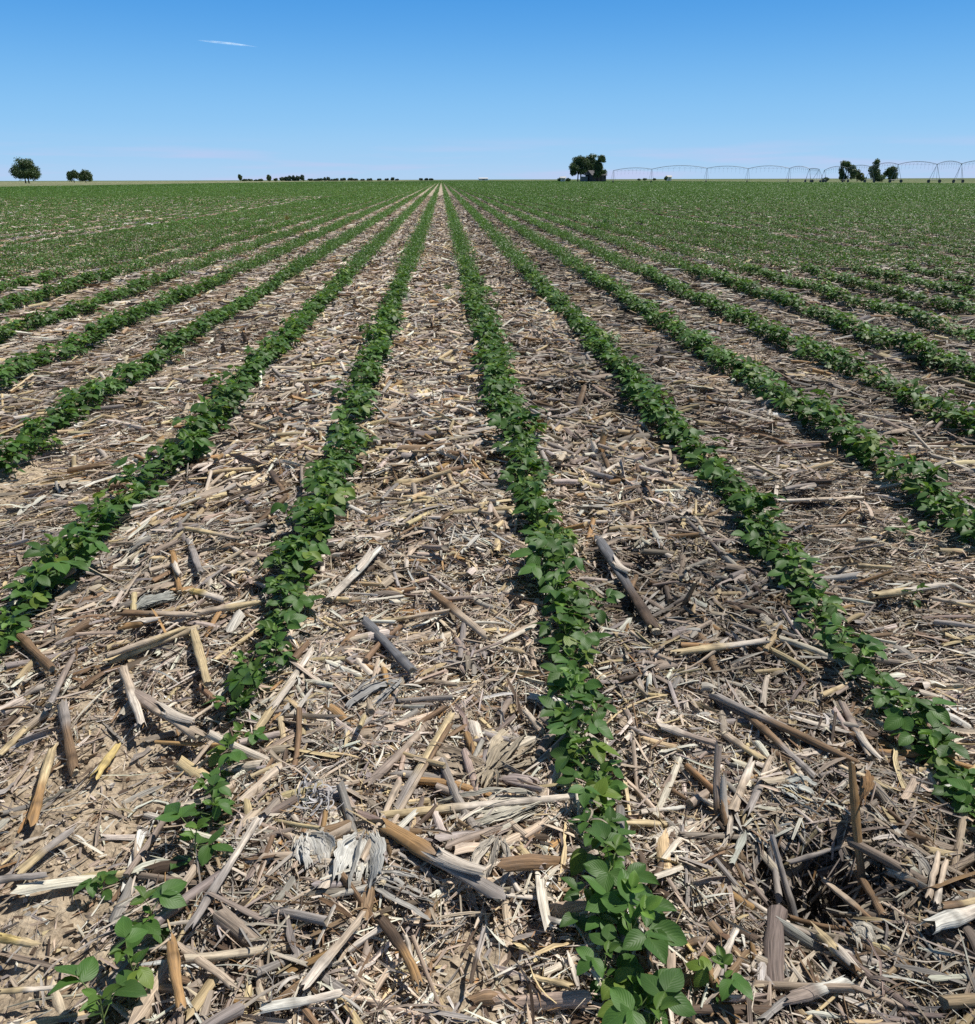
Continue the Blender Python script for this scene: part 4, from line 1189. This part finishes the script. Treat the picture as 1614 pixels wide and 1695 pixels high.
grass_weed(1001, 380, 0.30, 90, (0.07, 0.145, 0.085), 'bushy blue-green weed standing out among the far rows at right', 2, 0.9, 0.012)
grass_weed(822, 520, 0.12, 24, (0.10, 0.14, 0.08), 'small thin weed right of the right centre row, upper middle', 3)
grass_weed(611, 560, 0.12, 20, (0.10, 0.17, 0.05), 'pale grassy weed on the left centre row edge', 4)
grass_weed(940, 375, 0.22, 60, (0.06, 0.14, 0.05), 'dark leafy weed left of the bushy blue-green one', 5, 0.8, 0.010)
grass_weed(475, 368, 0.24, 40, (0.2, 0.16, 0.07), 'brownish dry weed among the far left rows', 6, 0.7, 0.009)
grass_weed(1019, 366, 0.30, 10, (0.45, 0.38, 0.24), 'single pale dry stalk beside the bushy blue-green weed', 7, 0.15, 0.006)
for px, py, k, s, lab in ((1190, 1655, 0, 0.75, 'lone small soybean seedling right of the lowest right centre plants'),
                          (1497, 892, 1, 0.9, 'lone soybean seedling between second and third rows right'),
                          (1508, 990, 2, 0.7, 'small seedling growing beside the yellow stalk at right'),
                          (168, 1475, 3, 0.55, 'tiny lone seedling left of the lower left plants'),
                          (985, 1015, 4, 1.0, 'soybean plant leaning out right of the right centre row')):
    g = G(px, py, 0.02)
    r = soy_thing(('s', k), *tmpl_small[k], (g[0], g[1], Hs(*g)), px * 1.3, s)
    tag(r, lab, 'soybean plant')

# ------------------------------------------------------------------ trees on the horizon
def tree(px, dist, height, lobes, label, seed, trunk_h=0.25, nleaf=2600, leaf=0.5, c=(0.09, 0.132, 0.055), name='tree', group=None, trunks=1, tr=None):
    """lobes: (x, z, rx, rz) in units of the height, relative to the base"""
    rng = np.random.default_rng(seed)
    g = AZ(px, dist)
    rz = -math.atan2(g[0], g[1])
    root = empty(name, (g[0], g[1], 0), rz)
    cr, tk = Acc(), Acc()
    vol = np.array([l[2] * l[2] * l[3] for l in lobes]); vol = vol / vol.sum()
    tr = tr or height * 0.028
    bc = (0.12, 0.10, 0.08)
    for k in range(trunks):
        x0 = (k - (trunks - 1) / 2) * height * 0.12
        tube(tk, [(x0, 0, -0.3), (x0 + rng.normal(0, .1), rng.normal(0, .1), height * trunk_h), (x0 * 0.6, 0, height * 0.55)], tr, tr * 0.6, bc, 8)
    for li, (lx, lz, rx, rzz) in enumerate(lobes):
        lx, lz, rx, rzz = (v * height for v in (lx, lz, rx, rzz))
        ly = rng.uniform(-0.5, 0.5) * rx if len(lobes) > 1 else 0
        tube(tk, [(lx * 0.12, 0, height * trunk_h * 0.8), (lx * 0.5, ly * 0.5, (height * trunk_h + lz) / 2), (lx, ly, lz + rzz * 0.3)], tr * 0.5, tr * 0.12, bc, 6)
        n = max(80, int(nleaf * 1.9 * vol[li]))
        # several small clumps make up a lobe
        nc = 14
        dirs = norm(rng.normal(0, 1, (nc, 3)))
        cc = dirs * rng.uniform(0.35, 0.72, (nc, 1)) * np.array([rx, rx * 0.9, rzz])
        which = rng.integers(0, nc, n)
        pts = cc[which] + norm(rng.normal(0, 1, (n, 3))) * (rng.random((n, 1)) ** 0.5) * np.array([rx, rx, rzz]) * 0.55
        pts += np.array([lx, ly, lz])
        pts[:, 2] = np.maximum(pts[:, 2], 0.15)
        nrm = norm(rng.normal(0, 1, (n, 3)) + norm(pts - np.array([lx, ly, lz])) * 0.8)
        t1 = norm(np.cross(nrm, rng.normal(0, 1, (n, 3)))); t2 = np.cross(nrm, t1)
        s = leaf * rng.uniform(0.6, 1.3, (n, 1)) * 0.62
        V = np.stack([pts - t1 * s, pts - t2 * s * .7, pts + t1 * s, pts + t2 * s * .7], 1)
        shade = rng.uniform(0.75, 1.25, nc)[which][:, None] * rng.uniform(0.8, 1.2, (n, 1))
        cr.add(V, np.repeat((np.array(c) * shade)[:, None], 4, 1), np.full((n * 4, 3), 0.5), np.arange(n * 4).reshape(n, 4))
    tk.build('trunk', M_BARK, root); cr.build('crown', M_TREELEAF, root, smooth=False)
    return tag(root, label, 'tree', group)
HZ = 297
# (photograph px height) / ppm -> metres
def hm(px_h, dist): return px_h / ppm(dist) * math.cos(TH)
tree(44, 520, hm(38, 520), [(-.3, .45, .33, .3), (.0, .68, .38, .32), (.32, .44, .33, .29), (0, .38, .45, .22)], 'large round lone tree on the horizon at far left', 1, 0.25, 5200, 0.55, trunks=2)
tree(122, 620, hm(20, 620), [(-.2, .45, .35, .38), (.1, .6, .4, .36)], 'round tree, left one of the touching pair on the left horizon', 2, 0.12, 2200, 0.55)
tree(141, 620, hm(20, 620), [(.1, .6, .45, .38), (.15, .35, .45, .3), (-.25, .4, .35, .3)], 'round tree, right one of the touching pair on the left horizon', 3, 0.12, 2600, 0.55)
tree(398, 900, hm(12, 900), [(0, .55, .28, .42)], 'small narrow dark tree alone on the left horizon', 4, 0.1, 900, 0.8)
tree(446, 1000, hm(11, 1000), [(0, .5, .45, .45)], 'small round tree left of the low tree line', 5, 0.1, 900, 0.9)
tree(456, 1000, hm(6, 1000), [(0, .45, .6, .4)], 'low bush touching the small round tree', 6, 0.05, 500, 0.9, name='bush')
rng = np.random.default_rng(12)
row = [(470, 8, .9), (476, 5, 1.3), (490, 6, 1.0), (522, 3, 1.4), (548, 3, 1.4), (600, 3, 1.2), (483, 10, .7), (497, 10, .8), (514, 4, 1.2), (530, 5, 1.1), (541, 7, .8), (556, 4, 1.3), (568, 5, 1.0), (580, 5, 1.0), (588, 4, 1.2),
       (612, 4, 1.3), (628, 4, 1.0), (640, 4, .9), (650, 6, .5), (657, 3, 1.0), (697, 4, .8), (706, 4, .8), (714, 4, 1.0)]
for i, (px, hh, wd) in enumerate(sorted(row)):
    tree(px, 1300, hm(hh, 1300), [(-.5 * wd, .42, .6 * wd, .42), (.4 * wd, .5, .6 * wd, .44)], f'small dark tree in the low left horizon tree line, {ordinal(i + 1)} from left',
         50 + i, 0.06, 700, 1.3, name='tree', group='far tree line on the left horizon', c=(0.075, 0.11, 0.08))
# narrow bushy hedge line left of the lone pair
for i, (px, hh) in enumerate(((405, 4), (414, 4), (423, 3), (431, 4))):
    tree(px, 1200, hm(hh, 1200), [(0, .4, 1.2, .45)], f'low far bush between the narrow tree and small round tree, {ordinal(i + 1)} from left', 80 + i, 0.05, 400, 1.1, name='bush', group='low far bushes')
# farmstead trees
D = 430
tree(959, D + 3, hm(44, D), [(-.08, .8, .24, .2), (-.14, .55, .26, .24), (.14, .66, .26, .26), (-.25, .36, .18, .13), (.14, .42, .24, .17)],
     'broad dark tree standing behind the left side of the grey barn', 21, 0.35, 4200, 0.5, trunks=2)
tree(979, D + 8, hm(46, D), [(0, .88, .2, .14), (-.08, .62, .3, .26), (.1, .45, .26, .2), (-.15, .8, .2, .15)], 'tall thin-topped tree rising behind the middle of the barn', 22, 0.4, 2200, 0.5)
tree(991, D - 7, hm(45, D), [(.08, .82, .18, .15), (-.02, .55, .2, .2), (.14, .36, .16, .12), (-.1, .66, .13, .12), (-.05, .3, .16, .16)], 'tree with a tilted crown rising over the barn roof, right one', 23, 0.4, 2600, 0.5)
tree(929, D + 30, hm(10, D), [(0, .5, .7, .45)], 'low round dark bush left of the farmstead trees', 24, 0.05, 900, 0.45, name='bush')
tree(940, D + 32, hm(7, D), [(0, .5, .7, .45)], 'small bush touching the trunk side of the farmstead trees', 25, 0.05, 600, 0.45, name='bush')
# right-hand group
D2 = 380
tree(1401, D2, hm(33, D2), [(-.12, .8, .28, .2), (-.25, .5, .18, .28), (.12, .62, .26, .2), (.28, .42, .24, .18), (-.15, .22, .24, .16), (.3, .24, .16, .14)],
     'open ragged tree, left one of three trees on the right horizon', 31, 0.2, 2600, 0.42, trunks=2)
tree(1419, D2 + 4, hm(22, D2), [(-.15, .65, .3, .3), (.1, .42, .32, .28), (.4, .22, .28, .2)], 'small leaning tree right beside the open ragged tree', 32, 0.1, 1000, 0.42)
tree(1446, D2, hm(35, D2), [(.02, .82, .19, .18), (-.06, .55, .25, .26), (.04, .3, .25, .25), (.25, .16, .3, .16)], 'tall narrow dark tree, middle one of three on the right horizon', 33, 0.1, 2600, 0.42)
tree(1473, D2 + 20, hm(27, D2), [(.05, .62, .36, .3), (-.3, .45, .22, .2), (.15, .35, .33, .3)], 'round dark tree, right one of three on the right horizon', 34, 0.12, 2200, 0.42)
tree(1366, D2 + 30, hm(8, D2), [(0, .5, .8, .45)], 'low round bush left of the three trees on the right horizon', 35, 0.05, 600, 0.42, name='bush')
tree(1058, 700, hm(3.5, 700), [(0, .5, .9, .45)], 'tiny bush on the horizon right of the barn, left one of three', 36, 0.05, 250, 0.6, name='bush')
tree(1068, 700, hm(5, 700), [(0, .5, .7, .45)], 'tiny bush on the horizon right of the barn, middle one of three', 37, 0.05, 250, 0.6, name='bush')
tree(1083, 700, hm(4.5, 700), [(0, .5, .8, .45)], 'tiny bush on the horizon right of the barn, right one of three', 38, 0.05, 250, 0.6, name='bush')
tree(1102, 690, hm(7, 690), [(0, .5, .5, .45)], 'tiny bush touching the small white building', 39, 0.05, 250, 0.6, name='bush')

# ------------------------------------------------------------------ buildings
def quad_solid(acc, v8, c):
    v = np.array(v8, float)
    q = np.array([[0, 3, 2, 1], [4, 5, 6, 7], [0, 1, 5, 4], [1, 2, 6, 5], [2, 3, 7, 6], [3, 0, 4, 7]])
    # separate vertices per face keep edges crisp
    acc.add(v[q].reshape(-1, 3), np.array([c] * 24), np.zeros((24, 3)), np.arange(24).reshape(6, 4))
def boxa(acc, x0, y0, z0, x1, y1, z1, c):
    quad_solid(acc, [(x0, y0, z0), (x1, y0, z0), (x1, y1, z0), (x0, y1, z0), (x0, y0, z1), (x1, y0, z1), (x1, y1, z1), (x0, y1, z1)], c)
def gable(px, dist, W_, Dp, eave, ridge, wc, rc, label, name, turn, openings):
    g = AZ(px, dist)
    root = empty(name, (g[0], g[1], 0), -math.atan2(g[0], g[1]) + turn)
    wl, rf = Acc(), Acc()
    x, y = W_ / 2, Dp / 2
    # walls with gable ends on +-x
    v = np.array([(-x, -y, 0), (x, -y, 0), (x, y, 0), (-x, y, 0), (-x, -y, eave), (x, -y, eave), (x, y, eave), (-x, y, eave), (-x, 0, ridge), (x, 0, ridge)], float)
    wl.add(v, np.array([wc] * 10), np.zeros((10, 3)), np.array([[0, 1, 5, 4], [2, 3, 7, 6], [1, 2, 6, 5], [3, 0, 4, 7]]), np.array([[5, 6, 9], [7, 4, 8]]))
    o_ = 0.45
    for sg in (-1, 1):
        k = (ridge - eave) / y
        y1 = sg * (y + o_)
        za = eave - k * o_
        quad_solid(rf, [(-x - o_, 0, ridge + .02), (x + o_, 0, ridge + .02), (x + o_, y1, za + .02), (-x - o_, y1, za + .02),
                        (-x - o_, 0, ridge + .17), (x + o_, 0, ridge + .17), (x + o_, y1, za + .17), (-x - o_, y1, za + .17)], rc)
    wl.build('wall', M_WOOD, root, smooth=False); rf.build('roof', M_WOOD, root, smooth=False)
    for nm, x0, z0, x1, z1, cc in openings:
        ac = Acc(); boxa(ac, x0, -y - 0.06, z0, x1, -y - 0.01, z1, cc)
        ac.build(nm, M_WOOD, root, smooth=False)
    return tag(root, label, 'building')
gable(986, D, 7.6, 7.0, 3.1, 5.0, (0.10, 0.095, 0.10), (0.14, 0.135, 0.14), 'weathered dark grey wooden barn under the trees on the horizon', 'barn', 0.5,
      [('door', -1.6, 0, 1.4, 2.7, (0.05, 0.045, 0.05)), ('window', 2.6, 1.4, 3.6, 2.5, (0.04, 0.04, 0.05))])
g = AZ(966, D - 1)
root = empty('shed', (g[0], g[1], 0), -math.atan2(g[0], g[1]))
wl, rf = Acc(), Acc()
boxa(wl, -1.6, -2, 0, 2.0, 2, 2.5, (0.20, 0.20, 0.21)); quad_solid(rf, [(-1.9, -2.3, 2.55), (2.3, -2.3, 3.4), (2.3, 2.3, 3.4), (-1.9, 2.3, 2.55), (-1.9, -2.3, 2.7), (2.3, -2.3, 3.55), (2.3, 2.3, 3.55), (-1.9, 2.3, 2.7)], (0.5, 0.5, 0.47))
wl.build('wall', M_WOOD, root, smooth=False); rf.build('roof', M_WOOD, root, smooth=False)
tag(root, 'small light grey lean-to shed touching the left side of the barn', 'building')
gable(932, D + 20, 2.2, 2.0, 1.9, 2.4, (0.72, 0.72, 0.70), (0.6, 0.6, 0.6), 'small white shed in front of the round dark bush', 'shed', 0.1, [('door', -0.5, 0, 0.3, 1.6, (0.5, 0.5, 0.5))])
gable(1107, 700, 3.4, 3.4, 2.8, 3.6, (0.75, 0.74, 0.70), (0.66, 0.64, 0.58), 'tiny white building on the horizon behind the irrigation spans', 'shed', 0.3, [('door', -0.6, 0, 0.6, 2.0, (0.4, 0.4, 0.4))])
gable(800, 1500, 15, 8, 2.6, 4.2, (0.62, 0.64, 0.66), (0.6, 0.62, 0.64), 'tiny pale long building on the horizon right of the vanishing point', 'farm_building', 0.1, [('door', -2, 0, 2, 2.2, (0.3, 0.3, 0.3))])

# ------------------------------------------------------------------ centre pivot irrigation lines
def rod(acc, a, b, r, c=(0.30, 0.31, 0.32), M=5):
    a, b = np.array(a, float), np.array(b, float)
    d = b - a
    u = np.array([0.3, 0.9, 0.1]) if abs(norm(d)[2]) > 0.8 else np.array([0, 0, 1.0])
    sweep(acc, np.stack([a, b])[None], np.full((1, 2), r), ring(M), np.broadcast_to(u, (1, 2, 3)), np.array([c]), closed=True, cap=True, capcol=c)
def pivot(towers, label, end_left=False):
    """towers: (pixel column, distance, pipe height, rise of the bowed span to the next tower)"""
    pts = [AZ(t[0], t[1]) for t in towers]
    root = empty('irrigation_pivot', (pts[0][0], pts[0][1], 0))
    o0 = pts[0]
    for i, (p, t) in enumerate(zip(pts, towers)):
        p = p - o0
        nx = pts[min(i + 1, len(pts) - 1)] - pts[max(i - 1, 0)]
        nx = nx / np.hypot(*nx); tv = np.array([-nx[1], nx[0]])
        tw = Acc(); hgt = t[2]
        for sg in (-1, 1):
            rod(tw, (p[0] + tv[0] * sg * 1.9, p[1] + tv[1] * sg * 1.9, 0.9), (p[0], p[1], hgt), 0.05)
            rod(tw, (p[0] + nx[0] * sg * 0.75, p[1] + nx[1] * sg * .75, 0.7), (p[0] + nx[0] * sg * .12, p[1] + nx[1] * sg * .12, hgt), 0.035)
        rod(tw, (p[0] - tv[0] * 2, p[1] - tv[1] * 2, 0.8), (p[0] + tv[0] * 2, p[1] + tv[1] * 2, 0.8), 0.08)
        tower = tw.build('tower', M_METAL, root)
        for sg in (-1, 1):
            wh = Acc(); wc = np.array([p[0] + tv[0] * sg * 2, p[1] + tv[1] * sg * 2, 0.45])
            rod(wh, wc - np.array([nx[0], nx[1], 0]) * .16, wc + np.array([nx[0], nx[1], 0]) * .16, 0.45, (0.10, 0.10, 0.10), 14)
            wh.build('wheel', M_METAL, tower)
        if i + 1 < len(pts):
            q = pts[i + 1] - o0; h1 = towers[i + 1][2]; rise = t[3]
            n = 11
            s = np.linspace(0, 1, n)
            arc_ = np.stack([p[0] + (q[0] - p[0]) * s, p[1] + (q[1] - p[1]) * s, hgt + (h1 - hgt) * s + rise * (1 - (2 * s - 1) ** 2)], -1)
            low = arc_.copy(); low[:, 2] -= 0.9 * np.sin(np.pi * s) ** 0.5 * 0.9
            sp = Acc()
            for k in range(n - 1):
                rod(sp, arc_[k], arc_[k + 1], 0.07)
                rod(sp, low[k], low[k + 1], 0.014)
            for k in range(1, n - 1):
                rod(sp, low[k], arc_[k - 1] * .5 + arc_[k] * .5, 0.014); rod(sp, low[k], arc_[k + 1] * .5 + arc_[k] * .5, 0.014)
            span = sp.build('span', M_METAL, root)
            for k in range(1, n - 1):
                hs = Acc(); rod(hs, arc_[k], (arc_[k][0], arc_[k][1], arc_[k][2] - 1.9), 0.013, (0.2, 0.2, 0.21), 4)
                hs.build('drop_hose', M_METAL, span)
    return tag(root, label, 'irrigation machine')
P0 = 300.0
k_ = lambda px_top, d: (297 - px_top) / ppm(d) * math.cos(TH) + 1.25
pivot([(1015, P0, k_(283, P0), .6), (1078, P0, k_(281, P0), 0.95), (1169, P0, k_(280, P0), 0.7), (1237, P0, k_(281, P0), 0.8), (1305, P0, k_(281, P0), 0.7), (1338, P0, k_(282, P0), .2), (1354, P0 - 4, k_(283, P0), 0)],
      'long irrigation machine with arched pipe spans on the horizon right of the barn')
pivot([(1363, P0 + 6, k_(284, P0), 0.8), (1400, P0 + 3, k_(281, P0), 0.7), (1440, P0, k_(280, P0), 0.8), (1483, P0 - 10, k_(277, P0), 0.75), (1547, P0 - 20, k_(278, P0), 0.75), (1587, P0 - 26, k_(278, P0), 0.75), (1650, P0 - 30, k_(278, P0), 0.75)],
      'second irrigation machine running behind and right of the three trees')

# ------------------------------------------------------------------ contrail
def contrail():
    m, t, b, o = new_mat("ice_cloud")
    f = attr(t, 'fib')
    t.nodes.remove(b)
    tr = t.nodes.new('ShaderNodeBsdfTransparent'); df = t.nodes.new('ShaderNodeBsdfDiffuse'); tl = t.nodes.new('ShaderNodeBsdfTranslucent')
    df.inputs[0].default_value = (0.9, 0.9, 0.9, 1); tl.inputs[0].default_value = (0.9, 0.9, 0.9, 1)
    ms = t.nodes.new('ShaderNodeAddShader'); t.links.new(df.outputs[0], ms.inputs[0]); t.links.new(tl.outputs[0], ms.inputs[1])
    mp = t.nodes.new('ShaderNodeMapping'); mp.inputs['Scale'].default_value = (3, 0.8, 1); t.links.new(f.outputs['Vector'], mp.inputs[0])
    n = noise(t, mp.outputs[0], 1.5, 4, 0.6)
    sx = t.nodes.new('ShaderNodeSeparateXYZ'); t.links.new(f.outputs['Vector'], sx.inputs[0])
    a = maprange(t, n.outputs[0], 0.3, 0.75, 0.01, 0.085)
    ew = t.nodes.new('ShaderNodeMath'); ew.operation = 'MULTIPLY'; t.links.new(a.outputs[0], ew.inputs[0]); t.links.new(sx.outputs[2], ew.inputs[1])
    m2 = t.nodes.new('ShaderNodeMixShader'); t.links.new(ew.outputs[0], m2.inputs[0]); t.links.new(tr.outputs[0], m2.inputs[1]); t.links.new(ms.outputs[0], m2.inputs[2])
    t.links.new(m2.outputs[0], o.inputs[0])
    ac = Acc(); K, M = 24, 10
    d0, d1 = px_dir(325, 66), px_dir(430, 78)
    p0 = np.array(d0 * (9000 / d0.length)); p1 = np.array(d1 * (9300 / d1.length))
    s = np.linspace(0, 1, K)
    P = p0[None] + (p1 - p0)[None] * s[:, None]
    P[:, 2] += 3 * np.sin(s * 3)
    base = 15 * np.sin(np.linspace(0.03, np.pi - 0.02, K)) ** 0.9 * (1.2 - 0.6 * s) + 0.5
    T = norm(p1 - p0); S = norm(np.cross(T, [0, 0, 1])); U = np.cross(S, T)
    th = np.arange(M) / M * 2 * np.pi
    for q_ in (1.0, 0.78, 0.56, 0.36, 0.18):
        rad = base * q_
        V = P[:, None] + rad[:, None, None] * (np.cos(th)[None, :, None] * S * 1.4 + np.sin(th)[None, :, None] * U * 0.75)
        fade = (np.sin(np.linspace(0.0, np.pi, K)) ** 0.7)[:, None] * np.ones((1, M))
        uv = np.stack([np.broadcast_to(s[:, None] * 1.5, (K, M)), np.broadcast_to(np.sin(th)[None] * q_, (K, M)), fade], -1)
        i = np.arange(K * M).reshape(K, M); nx = np.roll(i, -1, 1)
        ac.add(V, np.full((K * M, 3), .6), uv, np.stack([i[:-1], nx[:-1], nx[1:], i[1:]], -1))
    cobj = ac.build('contrail', m, origin=p0)
    tag(cobj, 'thin white contrail high in the blue sky at upper left', 'contrail')
contrail()
